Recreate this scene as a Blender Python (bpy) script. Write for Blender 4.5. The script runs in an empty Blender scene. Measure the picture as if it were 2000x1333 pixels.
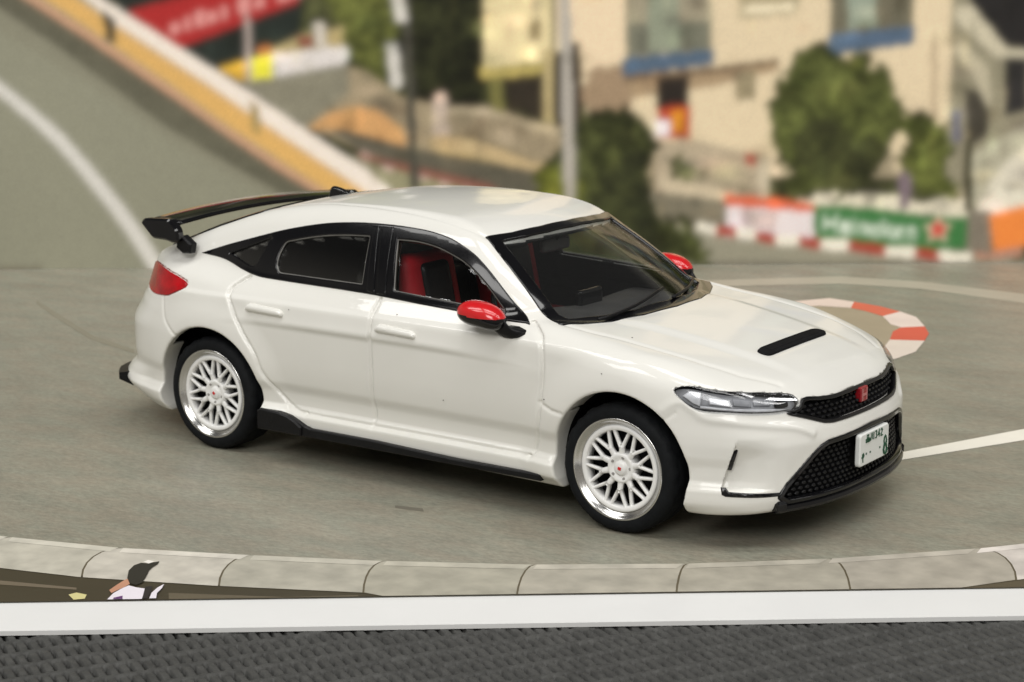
import bpy, bmesh, math, random
import numpy as np
from mathutils import Vector, Matrix
from mathutils.geometry import delaunay_2d_cdt
random.seed(7); np.random.seed(7)
SC=bpy.context.scene; COL=SC.collection
K=1/64.0                                   # a 1:64 model: everything is laid out in full-size metres and stands K times as large
# ---------------------------------------------------------------- camera
cam=bpy.data.cameras.new('camera'); camo=bpy.data.objects.new('camera',cam); COL.objects.link(camo); SC.camera=camo
AZ,EL,DIST,FPX=0.6212,0.2059,10.7188,3689.6
TGT=Vector((0.0073,0.1306,0.6237))
dv=Vector((math.sin(AZ)*math.cos(EL),-math.cos(AZ)*math.cos(EL),math.sin(EL)))
camo.location=(TGT+dv*DIST)*K
camo.rotation_euler=(-dv).to_track_quat('-Z','Y').to_euler()
cam.sensor_width=36.0; cam.lens=36.0*FPX/2000.0
cam.clip_start=.005; cam.clip_end=20
cam.dof.use_dof=True; cam.dof.focus_distance=8.9*K
cam.dof.aperture_fstop=(cam.lens/1000.0)/(0.029*K)
# ---------------------------------------------------------------- room light and an added side fill
world=bpy.data.worlds.new('World'); SC.world=world; world.use_nodes=True
wn=world.node_tree.nodes; wl=world.node_tree.links
bg=wn['Background']; bg.inputs['Strength'].default_value=1.0
# the room: pale walls around table height, a darker upper room
_g=wn.new('ShaderNodeTexCoord'); _sp=wn.new('ShaderNodeSeparateXYZ'); _mr=wn.new('ShaderNodeMapRange'); _mr.interpolation_type='SMOOTHSTEP'
_mr.inputs[1].default_value=.40; _mr.inputs[2].default_value=.56; _cm=wn.new('ShaderNodeMix'); _cm.data_type='RGBA'
_cm.inputs[6].default_value=(.30,.28,.245,1); _cm.inputs[7].default_value=(.075,.073,.070,1)
wl.new(_g.outputs['Generated'],_sp.inputs[0]); wl.new(_sp.outputs['Z'],_mr.inputs[0]); wl.new(_mr.outputs[0],_cm.inputs[0]); wl.new(_cm.outputs[2],bg.inputs['Color'])
def lamp(name,loc,target,sx,sy,power,color=(1,.985,.955),spin=0):
    L=bpy.data.lights.new(name,'AREA'); L.shape='RECTANGLE'; L.size=sx; L.size_y=sy; L.energy=power; L.color=color
    o=bpy.data.objects.new(name,L); COL.objects.link(o); o.location=loc
    o.rotation_euler=(Vector(target)-Vector(loc)).to_track_quat('-Z','Y').to_euler()
    o.rotation_euler.rotate_axis('Z',spin); return o
RX=Vector((math.cos(AZ),math.sin(AZ),0)); FX=Vector((-math.sin(AZ),math.cos(AZ),0))   # picture right, into the picture
def at(r,f,h): return tuple(RX*r+FX*f+Vector((0,0,h)))
lamp('side_fill_light',at(-.25,-1.40,.98),(0,0,0),.9,.6,12.5)  # unseen fill, added on the camera side to brighten the car's flank
for f_,r0 in ((-.10,.25),(-.52,.12)):
    for k in (-1,0,1): lamp('ceiling_panel_lamp',at(r0+1.30*k,f_,1.30),at(r0+1.30*k,f_,0),1.08,.19,5.0,spin=AZ)
SC.view_settings.view_transform='Standard'; SC.view_settings.look='None'; SC.view_settings.gamma=1; SC.view_settings.exposure=0
SC.view_settings.use_curve_mapping=False
SC.cycles.max_bounces=10; SC.cycles.transparent_max_bounces=16; SC.cycles.caustics_reflective=False; SC.cycles.caustics_refractive=False
SC.cycles.use_denoising=True
#--CORE-BEGIN  (pure numpy: the shape of the car body as an implicit surface, car metres, x forward, w=|y|, z up)
import numpy as np
def spl(pts):
    xs=np.array([p[0] for p in pts],float); ys=np.array([p[1] for p in pts],float)
    h=np.diff(xs); d=np.diff(ys)/h
    m=np.zeros_like(ys); m[0]=d[0]; m[-1]=d[-1]
    w1=2*h[1:]+h[:-1]; w2=h[1:]+2*h[:-1]
    with np.errstate(divide='ignore',invalid='ignore'):
        hm=(w1+w2)/(w1/d[:-1]+w2/d[1:])
    m[1:-1]=np.where(d[:-1]*d[1:]>0,hm,0)
    def f(x):
        x=np.clip(x,xs[0],xs[-1]); i=np.clip(np.searchsorted(xs,x)-1,0,len(h)-1)
        t=(x-xs[i])/h[i]; t2=t*t; t3=t2*t
        return (2*t3-3*t2+1)*ys[i]+(t3-2*t2+t)*h[i]*m[i]+(3*t2-2*t3)*ys[i+1]+(t3-t2)*h[i]*m[i+1]
    return f
def smax(a,b,k):
    h=np.maximum(k-np.abs(a-b),0)/k
    return np.maximum(a,b)+h*h*k*.25
def smin(a,b,k): return -smax(-a,-b,k)
def sstep(a,b,x):
    t=np.clip((x-a)/(b-a),0,1); return t*t*(3-2*t)
def seg_d2(px,py,pl):
    d2=np.full(px.shape,1e9)
    for (ax,ay),(bx,by) in zip(pl[:-1],pl[1:]):
        ex,ey=bx-ax,by-ay; L=ex*ex+ey*ey+1e-12
        t=np.clip(((px-ax)*ex+(py-ay)*ey)/L,0,1)
        dx=px-ax-t*ex; dy=py-ay-t*ey
        d2=np.minimum(d2,dx*dx+dy*dy)
    return d2
def sd_poly(px,py,poly):
    q=list(poly)+[poly[0]]
    d=np.sqrt(seg_d2(px,py,q)); ins=np.zeros(px.shape,bool)
    for (ax,ay),(bx,by) in zip(q[:-1],q[1:]):
        if ay==by: continue
        c=((ay>py)!=(by>py))&(px<(bx-ax)*(py-ay)/(by-ay)+ax)
        ins^=c
    return np.where(ins,-d,d)
def smooth_line(pts,n=6,closed=False):
    P=np.array(pts,float); N=len(P); out=[]
    rng=range(N) if closed else range(N-1)
    for i in rng:
        if closed: a,b,c,d=P[(i-1)%N],P[i],P[(i+1)%N],P[(i+2)%N]
        else: a,b,c,d=P[max(i-1,0)],P[i],P[i+1],P[min(i+2,N-1)]
        for k in range(n):
            t=k/n
            out.append(tuple(.5*((2*b)+(c-a)*t+(2*a-5*b+4*c-d)*t*t+(3*b-a-3*c+d)*t**3)))
    if not closed: out.append(tuple(P[-1]))
    return out
def round_poly(pts,r,n=4):
    P=np.array(pts,float); N=len(P); out=[]
    rr=r if hasattr(r,'__len__') else [r]*N
    for i in range(N):
        a,b,c=P[i-1],P[i],P[(i+1)%N]
        u=a-b; v=c-b; lu=np.hypot(*u); lv=np.hypot(*v)
        k=min(rr[i],lu*.45,lv*.45); p=b+u/lu*k; q=b+v/lv*k
        for j in range(n+1):
            t=j/n; out.append(tuple((1-t)**2*p+2*t*(1-t)*b+t*t*q))
    return out
S2=2**-.5
FRAME={'side':lambda x,w,z:(x,z,w-.45),'top':lambda x,w,z:(x,w,z-.55),'front':lambda x,w,z:(w,z,x-1.2),
       'fd':lambda x,w,z:((x-w)*S2,z,(x+w)*S2-1.2),'rd':lambda x,w,z:((x+w)*S2,z,(w-x)*S2-1.2)}
DIRV={'side':(0,1,0),'top':(0,0,1),'front':(1,0,0),'fd':(S2,S2,0),'rd':(-S2,S2,0)}
AX,WR,WZ=1.367,.323,.323
_P=spl([(-2.45,.80),(-2.0,.865),(-1.7,.893),(-1.37,.903),(-1.0,.893),(-.5,.886),(.3,.884),(.9,.890),(1.37,.903),(1.7,.902),(2.0,.87),(2.35,.80)])
_prof=spl([(.10,-.06),(.19,-.022),(.235,.004),(.285,.006),(.315,-.016),(.345,-.034),(.40,-.030),(.47,-.004),(.6,.010),(.74,.014),(.84,.010),(.895,.004),(.925,-.016),(1.0,-.052),(1.06,-.088),(1.2,-.2)])
_Xf=spl([(-.01,2.29),(0,2.29),(.2,2.283),(.41,2.25),(.6,2.185),(.74,2.105),(.84,1.99),(.92,1.80),(.98,1.5),(1.05,1.1)])
_qf=spl([(.10,-.14),(.17,-.05),(.21,-.012),(.26,0),(.36,-.004),(.50,0),(.55,-.012),(.62,-.043),(.70,-.072),(.76,-.118),(.85,-.30),(1.0,-.7)])
_Xr=spl([(-.01,2.33),(0,2.33),(.3,2.32),(.6,2.25),(.74,2.13),(.82,2.02),(.90,1.85),(.96,1.6),(1.05,1.1)])
_qr=spl([(.10,-.2),(.2,-.07),(.30,.085),(.36,.045),(.42,-.012),(.5,0),(.64,.0),(.75,-.065),(.85,-.145),(1.0,-.215),(1.06,-.25),(1.2,-.5)])
_Zh=spl([(-2.5,.99),(-2.2,1.04),(-1.95,1.065),(-1.6,1.05),(-1.0,1.005),(-.5,.99),(.5,.982),(.8,.985),(1.15,.950),(1.5,.902),(1.8,.847),(2.0,.800),(2.12,.766),(2.2,.732),(2.26,.685),(2.35,.6)])
_Zr=spl([(-2.5,.93),(-2.3,1.02),(-2.15,1.065),(-2.0,1.098),(-1.8,1.165),(-1.5,1.278),(-1.1,1.392),(-.7,1.440),(-.3,1.452),(.1,1.438),(.3,1.410),(.42,1.378),(.6,1.298),(.9,1.125),(1.17,.938),(1.4,.78)])
_B=spl([(-2.4,.60),(-1.9,.735),(-1.5,.80),(-1.0,.832),(-.4,.838),(.2,.834),(.6,.812),(.9,.765),(1.25,.69)])
def zhood(x,w):
    z=_Zh(x)+.012*sstep(.9,1.3,x)*sstep(2.2,1.9,x)-.018*(w/.8)**2*sstep(.7,1.2,x)
    bl=.47-.10*np.clip((x-1.0)/1.1,0,1)                      # raised centre of the bonnet
    z=z+.012*sstep(bl+.05,bl-.05,w)*sstep(.95,1.2,x)*sstep(2.2,1.9,x)
    return z
def wside(x,z):
    y=_P(x)+_prof(z)
    for cx in (AX,-AX):
        d=np.hypot(x-cx,z-.33)
        y=y+.030*sstep(.60,.385,d)*sstep(.15,.25,z)*sstep(1.0,.8,z)
    return y
def wcab(x,z):
    d=np.maximum(z-.95,-.2); return _B(x)-.42*d-.25*d*np.abs(d)
def zroof(x,w): return _Zr(x+.45*w*w*sstep(0,.5,x))-.065*w*w
def f_lower(x,w,z):
    f=smax(w-wside(x,z),z-zhood(x,w),.115)
    f=smax(f,.75*(x-_Xf(w)-_qf(z)),.10-.045*sstep(.55,.66,z)*sstep(.75,.5,w))
    f=smax(f,.75*(-x-_Xr(w)-_qr(z)),.07)
    zb=.165+.02*sstep(1.8,2.2,x)+.06*sstep(-1.7,-2.3,x)
    return smax(f,zb-z,.03)
def f_cab(x,w,z):
    f=smax((w-wcab(x,z))*.92,(z-zroof(x,w))*.9,.075)
    return smax(f,.75*(-x-_Xr(w)-_qr(np.minimum(z,1.12))),.05)
def f_base(x,w,z): return smin(f_lower(x,w,z),smax(f_cab(x,w,z),.80-z,.03),.045)
#--CORE-END
BACK_PRINT=[
('printed_hillside','foliage',(70,72,44),0,[(-3.322,2.497),(-3.045,2.278),(-1.894,1.544),(-1.275,1.113),(-0.692,0.746),(-0.375,0.56),(0.357,0.092),(2.209,0.077),(5.022,0.055),(7.396,0.037),(6.998,4.782),(-3.303,4.74)]),
('printed_road_edge','flat',(128,126,110),1,[(-4.345,2.237),(-4.089,2.096),(-3.361,1.661),(-2.668,1.156),(-2.007,0.754),(-1.65,0.559),(-1.468,0.558),(-1.737,0.697),(-2.664,1.256),(-3.568,1.95),(-4.078,2.302),(-4.332,2.455)]),
('printed_barrier_base','concrete',(92,90,76),2,[(-4.332,2.455),(-4.078,2.302),(-3.568,1.95),(-2.664,1.256),(-1.737,0.697),(-1.468,0.558),(-1.241,0.557),(-1.285,0.626),(-1.709,0.889),(-2.217,1.244),(-2.588,1.515),(-3.386,2.072),(-3.833,2.367),(-4.066,2.524)]),
('printed_barrier_stripe','flat',(196,150,122),3,[(-4.066,2.524),(-3.833,2.367),(-3.386,2.072),(-2.588,1.515),(-2.217,1.244),(-1.709,0.889),(-1.285,0.626),(-1.06,0.473),(-1.014,0.527),(-1.239,0.648),(-1.707,0.952),(-2.215,1.298),(-2.585,1.578),(-3.382,2.138),(-3.758,2.384),(-4.019,2.576)]),
('printed_orange_barrier','flat',(206,164,98),4,[(-3.975,2.576),(-3.722,2.402),(-3.381,2.165),(-2.584,1.605),(-2.214,1.325),(-1.707,0.979),(-1.239,0.667),(-0.833,0.425),(-0.74,0.516),(-0.875,0.669),(-1.1,0.794),(-1.634,1.16),(-2.337,1.657),(-3.137,2.19),(-3.414,2.401),(-3.668,2.584)]),
('printed_white_rail','flat',(226,215,205),5,[(-3.581,2.584),(-3.348,2.401),(-3.137,2.199),(-2.337,1.666),(-1.634,1.169),(-1.1,0.803),(-0.74,0.526),(-0.557,0.561),(-0.692,0.736),(-1.275,1.113),(-1.894,1.544),(-3.045,2.287),(-3.281,2.436),(-3.405,2.584)]),
('printed_barrier_post','flat',(70,62,46),6,[(-3.186,2.278),(-3.08,2.199),(-3.089,1.992),(-3.184,2.032)]),
('printed_barrier_post','flat',(150,130,84),6,[(-1.949,1.495),(-1.861,1.44),(-1.859,1.184),(-1.921,1.216)]),
('printed_dark_awning','flat',(34,40,36),1,[(-3.041,2.278),(-1.894,1.544),(-2.022,1.745),(-1.477,2.089),(-1.465,2.625),(-3.184,2.627)]),
('printed_red_banner','flat',(160,40,40),3,[(-2.997,2.269),(-2.555,2.391),(-2.22,2.495),(-1.465,2.625),(-1.507,2.345),(-2.572,1.942),(-2.636,2.004)]),
('printed_yellow_barrier','flat',(214,170,62),4,[(-2.222,1.781),(-1.974,1.851),(-1.921,1.851),(-1.926,1.678),(-2.024,1.665)]),
('printed_yellow_panel','flat',(220,214,62),4,[(-1.929,1.86),(-1.741,1.895),(-1.737,1.699),(-1.926,1.673)]),
('printed_white_panel','flat',(208,202,200),4,[(-1.741,1.895),(-1.123,1.973),(-1.052,1.937),(-1.099,1.813),(-1.737,1.699)]),
('printed_tan_bank','flat',(156,142,104),2,[(-2.02,1.798),(-1.478,2.071),(-0.985,2.167),(-0.989,1.964),(-1.741,1.886),(-2.154,1.799)]),
('printed_far_road','concrete',(128,124,108),4,[(-2.033,1.665),(-1.737,1.699),(-1.081,1.822),(-1.068,1.563),(-1.27,1.361),(-1.452,1.272),(-1.629,1.377)]),
('printed_spectator','flat',(128,70,58),5,[(-1.514,2.045),(-1.38,2.062),(-1.382,1.956),(-1.498,1.956)]),
('printed_spectator','flat',(196,188,178),5,[(-1.378,2.168),(-1.279,2.186),(-1.257,1.965),(-1.356,1.956)]),
('printed_bin','flat',(168,106,62),5,[(-1.873,1.958),(-1.747,1.993),(-1.741,1.904),(-1.857,1.887)]),
('printed_tree','foliage2',(86,90,44),5,[(-1.238,2.885),(-0.881,3.058),(-0.533,2.623),(-0.538,2.184),(-0.36,2.095),(-0.41,1.605),(-0.591,1.516),(-0.904,1.696),(-1.035,1.875),(-1.143,2.097),(-1.294,2.318)]),
('printed_tree','foliage',(44,46,26),6,[(-0.673,2.096),(-0.532,2.711),(0.048,2.884),(0.135,2.359),(0.132,1.513),(-0.095,1.379),(-0.321,1.402),(-0.547,1.471),(-0.679,1.695)]),
('printed_retaining_wall','concrete',(150,136,112),6,[(-1.068,1.563),(-1.081,1.795),(-0.903,1.741),(-0.591,1.516),(-0.231,1.447),(0.177,1.445),(0.54,1.308),(0.995,1.283),(1.727,1.179),(2.608,0.863),(2.663,0.54),(1.69,0.648),(0.816,0.644),(-0.644,0.882),(-1.273,1.195),(-1.452,1.268)]),
('printed_orange_bank','flat',(196,150,100),7,[(-1.434,1.25),(-1.269,1.375),(-1.043,1.446),(-0.818,1.409),(-0.595,1.245),(-0.588,1.064),(-0.822,1.147),(-1.182,1.226)]),
('printed_tan_wall','flat',(172,150,104),7,[(-0.378,1.154),(-0.187,1.189),(0.176,1.124),(0.403,0.986),(0.449,0.876),(0.175,0.932),(-0.325,1.017)]),
('printed_pillar','flat',(178,162,150),8,[(-0.32,1.551),(-0.221,1.568),(-0.204,1.406),(-0.188,1.126),(-0.342,1.108)]),
('printed_dark_wall','concrete',(88,84,72),7,[(-1.245,1.24),(-1.146,1.248),(-0.551,1.082),(0.358,0.913),(0.723,0.81),(0.77,0.552),(0.174,0.648),(-0.554,0.882),(-1.004,1.075)]),
('printed_kerb_block','flat',(206,180,172),8,[(-0.982,1.048),(-0.892,1.029),(-0.893,0.948),(-0.983,0.971)]),
('printed_kerb_block','flat',(206,180,172),8,[(-0.78,0.965),(-0.689,0.946),(-0.69,0.864),(-0.781,0.888)]),
('printed_kerb_block','flat',(206,180,172),8,[(-0.454,0.881),(-0.363,0.862),(-0.364,0.78),(-0.454,0.804)]),
('printed_kerb_block','flat',(206,180,172),8,[(-0.272,0.825),(-0.181,0.807),(-0.182,0.724),(-0.273,0.748)]),
('printed_kerb_block','flat',(206,180,172),8,[(-0.081,0.778),(0.01,0.76),(0.01,0.677),(-0.081,0.701)]),
('printed_kerb_block','flat',(206,180,172),8,[(0.12,0.731),(0.211,0.712),(0.211,0.63),(0.119,0.653)]),
('printed_kerb_line','flat',(128,82,70),8,[(-1.005,1.039),(0.175,0.74),(0.266,0.671),(0.174,0.658),(-0.554,0.854),(-1.006,0.994)]),
('printed_grass_strip','flat',(140,136,108),7,[(-1.05,1.021),(-0.554,0.845),(0.266,0.648),(-0.557,0.561),(-0.827,0.792)]),
('printed_shaded_undercroft','flat',(46,40,32),7,[(0.29,1.737),(0.674,1.869),(0.99,1.976),(1.004,1.301),(0.631,1.285),(0.358,1.44)]),
('printed_cream_house','flat',(220,204,160),8,[(0.119,2.971),(0.715,3.015),(0.702,1.816),(0.114,1.737)]),
('printed_house_edge','flat',(172,156,92),9,[(0.078,1.773),(0.693,1.834),(0.693,1.735),(0.123,1.666),(0.087,1.693)]),
('printed_house_window','flat',(146,130,96),9,[(0.511,2.181),(0.619,2.199),(0.62,2.021),(0.521,2.021)]),
('printed_olive_column','flat',(112,108,62),9,[(0.168,1.683),(0.277,1.692),(0.294,1.386),(0.186,1.404)]),
('printed_beige_column','flat',(176,160,118),9,[(0.629,1.932),(0.728,1.941),(0.731,1.302),(0.649,1.321)]),
('printed_dark_column','flat',(58,48,36),10,[(0.864,1.985),(0.972,2.002),(0.977,1.21),(0.886,1.211)]),
('printed_low_wall','flat',(182,160,122),9,[(-0.323,1.19),(-0.097,1.189),(0.176,1.096),(0.403,1.004),(0.65,0.93),(0.65,0.856),(0.358,0.904),(-0.007,1.015),(-0.325,1.054)]),
('printed_wall_joint','flat',(118,108,90),10,[(-0.187,1.207),(0.085,1.17),(0.403,1.05),(0.586,0.957),(0.568,0.939),(0.358,1.032),(0.039,1.143),(-0.187,1.18)]),
('printed_parapet','flat',(172,158,134),9,[(-0.185,1.442),(0.177,1.413),(0.54,1.285),(0.813,1.229),(0.813,1.184),(0.494,1.24),(0.131,1.359),(-0.186,1.397)]),
('printed_railing_post','flat',(126,114,96),9,[(-0.14,1.415),(-0.118,1.41),(-0.119,1.243),(-0.142,1.248)]),
('printed_railing_post','flat',(126,114,96),9,[(-0.032,1.387),(-0.009,1.383),(-0.01,1.211),(-0.033,1.215)]),
('printed_railing_post','flat',(126,114,96),9,[(0.077,1.36),(0.099,1.355),(0.099,1.179),(0.076,1.183)]),
('printed_railing_post','flat',(126,114,96),9,[(0.185,1.332),(0.208,1.327),(0.208,1.146),(0.185,1.151)]),
('printed_railing_post','flat',(126,114,96),9,[(0.294,1.304),(0.317,1.3),(0.317,1.114),(0.294,1.119)]),
('printed_railing_post','flat',(126,114,96),9,[(0.403,1.277),(0.426,1.272),(0.426,1.081),(0.403,1.086)]),
('printed_railing_post','flat',(126,114,96),9,[(0.512,1.249),(0.535,1.244),(0.535,1.049),(0.513,1.054)]),
('printed_railing_post','flat',(126,114,96),9,[(0.622,1.221),(0.644,1.217),(0.645,1.016),(0.622,1.021)]),
('printed_apartment_wall','flat',(210,193,163),8,[(0.945,4.674),(4.161,4.687),(4.283,1.541),(4.244,0.785),(2.655,0.817),(1.729,1.075),(1.041,1.283),(0.974,1.734)]),
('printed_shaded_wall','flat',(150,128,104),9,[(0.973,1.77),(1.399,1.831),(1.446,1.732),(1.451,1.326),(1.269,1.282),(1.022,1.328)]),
('printed_upper_wall','flat',(220,200,170),9,[(0.736,4.673),(1.33,4.676),(1.363,1.84),(0.983,1.761),(0.963,1.958),(0.746,1.914)]),
('printed_balcony_recess','flat',(150,142,122),9,[(1.353,2.665),(2.118,2.664),(2.134,1.918),(1.372,1.849)]),
('printed_balcony_glass','flat',(112,112,98),10,[(1.377,2.153),(2.119,2.186),(2.124,1.936),(1.38,1.876)]),
('printed_glass_door','flat',(136,142,124),10,[(1.56,2.621),(1.83,2.62),(1.842,1.937),(1.57,1.92)]),
('printed_balcony_slab','flat',(78,96,116),11,[(1.335,1.858),(2.151,1.936),(2.154,1.802),(1.346,1.706)]),
('printed_window','flat',(164,152,122),10,[(2.335,2.62),(2.896,2.628),(2.898,2.247),(2.373,2.195)]),
('printed_window_sill','flat',(226,214,186),11,[(2.397,2.31),(2.85,2.336),(2.852,2.273),(2.399,2.239)]),
('printed_balcony_recess','flat',(104,100,84),9,[(3.145,2.751),(3.898,2.75),(3.925,2.119),(3.187,2.068)]),
('printed_glass_door','flat',(138,148,134),10,[(3.31,2.706),(3.564,2.706),(3.586,2.129),(3.34,2.112)]),
('printed_balcony_slab','flat',(80,98,120),11,[(3.15,2.059),(3.925,2.137),(3.931,1.976),(3.166,1.879)]),
('printed_balcony_recess','flat',(150,142,122),9,[(1.343,3.533),(2.1,3.534),(2.115,2.804),(1.361,2.735)]),
('printed_balcony_glass','flat',(112,112,98),10,[(1.367,3.032),(2.101,3.066),(2.106,2.822),(1.37,2.761)]),
('printed_glass_door','flat',(136,142,124),10,[(1.548,3.49),(1.815,3.49),(1.827,2.822),(1.558,2.805)]),
('printed_balcony_slab','flat',(78,96,116),11,[(1.325,2.744),(2.133,2.822),(2.135,2.69),(1.336,2.595)]),
('printed_window','flat',(164,152,122),10,[(2.315,3.491),(2.869,3.5),(2.871,3.127),(2.352,3.075)]),
('printed_window_sill','flat',(226,214,186),11,[(2.376,3.188),(2.824,3.214),(2.826,3.153),(2.377,3.118)]),
('printed_balcony_recess','flat',(104,100,84),9,[(3.116,3.621),(3.86,3.622),(3.887,3.005),(3.157,2.952)]),
('printed_glass_door','flat',(138,148,134),10,[(3.279,3.578),(3.53,3.578),(3.552,3.014),(3.309,2.996)]),
('printed_balcony_slab','flat',(80,98,120),11,[(3.121,2.944),(3.886,3.022),(3.893,2.864),(3.136,2.768)]),
('printed_balcony_recess','flat',(150,142,122),9,[(1.333,4.383),(2.082,4.385),(2.097,3.671),(1.351,3.602)]),
('printed_balcony_glass','flat',(112,112,98),10,[(1.357,3.892),(2.083,3.927),(2.088,3.688),(1.36,3.627)]),
('printed_glass_door','flat',(136,142,124),10,[(1.536,4.341),(1.8,4.342),(1.812,3.688),(1.546,3.67)]),
('printed_balcony_slab','flat',(78,96,116),11,[(1.316,3.61),(2.114,3.688),(2.117,3.559),(1.326,3.464)]),
('printed_window','flat',(164,152,122),10,[(2.295,4.343),(2.843,4.354),(2.845,3.989),(2.331,3.936)]),
('printed_window_sill','flat',(226,214,186),11,[(2.355,4.047),(2.798,4.074),(2.8,4.014),(2.357,3.979)]),
('printed_balcony_recess','flat',(104,100,84),9,[(3.087,4.472),(3.824,4.475),(3.85,3.871),(3.127,3.818)]),
('printed_glass_door','flat',(138,148,134),10,[(3.248,4.431),(3.497,4.432),(3.518,3.879),(3.277,3.861)]),
('printed_balcony_slab','flat',(80,98,120),11,[(3.092,3.81),(3.849,3.888),(3.856,3.734),(3.106,3.638)]),
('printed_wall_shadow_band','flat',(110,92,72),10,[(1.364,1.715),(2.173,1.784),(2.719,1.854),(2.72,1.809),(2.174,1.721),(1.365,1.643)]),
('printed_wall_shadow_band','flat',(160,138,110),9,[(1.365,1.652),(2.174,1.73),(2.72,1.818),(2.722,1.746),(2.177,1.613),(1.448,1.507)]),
('printed_doorway','flat',(40,34,30),10,[(1.637,1.678),(1.928,1.704),(1.934,1.406),(1.651,1.389)]),
('printed_red_poster','flat',(172,66,44),11,[(1.65,1.425),(1.951,1.442),(1.957,1.142),(1.691,1.152)]),
('printed_yellow_poster','flat',(208,138,40),12,[(1.779,1.388),(1.897,1.406),(1.91,1.215),(1.791,1.197)]),
('printed_white_poster','flat',(214,204,210),12,[(1.634,1.307),(1.78,1.316),(1.783,1.161),(1.654,1.171)]),
('printed_small_window','flat',(140,128,102),10,[(2.338,1.729),(2.52,1.756),(2.536,1.503),(2.363,1.476)]),
('printed_drainpipe','flat',(160,140,116),10,[(4.092,2.083),(4.129,2.083),(4.166,1.268),(4.129,1.268)]),
('printed_garden_wall','concrete',(168,154,132),10,[(1.655,1.116),(2.003,1.132),(2.558,1.001),(2.654,0.863),(2.663,0.54),(2.291,0.579),(1.643,0.676)]),
('printed_terrace','concrete',(186,172,148),11,[(1.687,0.823),(2.289,0.681),(2.568,0.61),(2.569,0.564),(1.69,0.648)]),
('printed_track_wall','concrete',(116,110,94),11,[(1.597,0.676),(2.291,0.589),(2.298,0.263),(2.018,0.335),(1.601,0.408)]),
('printed_garden_steps','concrete',(150,138,118),11,[(1.684,1.006),(2.099,0.949),(2.563,0.818),(2.564,0.762),(2.1,0.885),(1.685,0.942)]),
('printed_garden_shade','flat',(126,118,100),11,[(1.778,0.905),(2.194,0.801),(2.557,0.67),(2.559,0.615),(2.149,0.737),(1.779,0.831)]),
('printed_shrub','foliage',(96,96,66),12,[(1.731,0.96),(1.914,0.987),(2.036,0.867),(1.964,0.766),(1.789,0.795)]),
('printed_gate_post','flat',(190,178,156),12,[(2.567,1.001),(2.669,0.992),(2.68,0.577),(2.578,0.596)]),
('printed_red_sign','flat',(178,84,70),12,[(2.456,1.02),(2.54,1.002),(2.542,0.901),(2.459,0.919)]),
('printed_grandstand','concrete',(138,132,112),7,[(4.191,3.665),(6.181,3.668),(6.416,0.421),(4.531,0.434),(4.28,0.807)]),
('printed_dark_opening','flat',(36,34,34),8,[(4.332,2.617),(5.155,2.616),(5.196,1.918),(4.733,1.946),(4.461,2.225)]),
('printed_stair_beam','flat',(190,182,160),9,[(4.283,2.306),(4.438,2.315),(4.77,1.937),(5.197,1.9),(5.201,1.818),(4.691,1.856),(4.308,2.172)]),
('printed_dark_opening','flat',(46,44,44),9,[(4.756,1.856),(4.968,1.864),(4.994,1.392),(4.784,1.338)]),
('printed_arch','flat',(66,62,54),9,[(4.41,1.586),(4.615,1.539),(4.644,1.165),(4.499,1.083),(4.435,1.267)]),
('printed_stair_beam','flat',(176,168,146),10,[(4.294,2.082),(4.604,1.766),(4.666,1.448),(4.612,1.43),(4.468,1.721),(4.302,1.903)]),
('printed_white_ramp','flat',(206,200,184),10,[(4.524,0.387),(4.658,0.713),(5.221,1.491),(5.851,1.807),(5.946,0.378)]),
('printed_ramp_parapet','flat',(170,166,146),11,[(4.485,0.991),(5.226,1.4),(5.233,1.281),(4.788,0.897),(4.52,0.481)]),
('printed_pale_bank','flat',(214,206,186),11,[(2.939,0.621),(3.309,0.665),(3.869,0.625),(4.058,0.549),(4.335,0.622),(4.487,0.574),(4.499,0.341),(2.944,0.445)]),
('printed_tree','foliage',(62,66,36),13,[(0.75,0.966),(0.813,1.193),(1.04,1.396),(1.267,1.463),(1.541,1.394),(1.658,1.234),(1.685,0.915),(1.643,0.685),(1.739,0.453),(1.972,0.359),(2.138,0.171),(2.149,0.004),(0.781,0.004),(0.541,0.646),(0.586,0.875)]),
('printed_tree','foliage2',(96,100,40),14,[(0.513,0.775),(0.632,0.93),(0.86,0.874),(0.953,0.689),(0.955,0.459),(0.633,0.461)]),
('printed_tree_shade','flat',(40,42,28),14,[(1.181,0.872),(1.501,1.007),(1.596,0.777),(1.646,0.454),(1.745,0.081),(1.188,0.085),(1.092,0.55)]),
('printed_tree','foliage2',(82,88,46),13,[(2.661,1.457),(2.723,1.683),(2.835,1.772),(2.899,1.925),(3.081,1.942),(3.221,1.852),(3.45,1.869),(3.729,1.769),(3.828,1.588),(3.797,1.224),(3.76,0.995),(3.542,0.627),(3.312,0.582),(3.123,0.676),(2.986,0.584),(2.794,0.816),(2.685,1.092)]),
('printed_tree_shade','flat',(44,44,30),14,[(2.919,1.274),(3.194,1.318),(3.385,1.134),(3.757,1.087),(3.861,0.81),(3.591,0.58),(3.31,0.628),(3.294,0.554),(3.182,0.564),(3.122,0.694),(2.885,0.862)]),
('printed_tree','foliage2',(94,100,50),15,[(3.888,1.269),(4.022,1.383),(4.209,1.336),(4.276,1.084),(4.259,0.854),(4.378,0.714),(4.336,0.603),(4.055,0.624),(3.859,0.856)]),
('printed_signpost','flat',(54,52,34),14,[(4.432,1.129),(4.497,1.129),(4.539,0.481),(4.454,0.481)]),
('printed_blue_sign','flat',(104,104,118),14,[(4.299,1.381),(4.373,1.395),(4.404,1.129),(4.323,1.084)]),
('printed_marshal','flat',(118,104,112),16,[(3.841,0.829),(3.915,0.856),(3.974,0.763),(3.948,0.513),(3.864,0.504)]),
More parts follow.
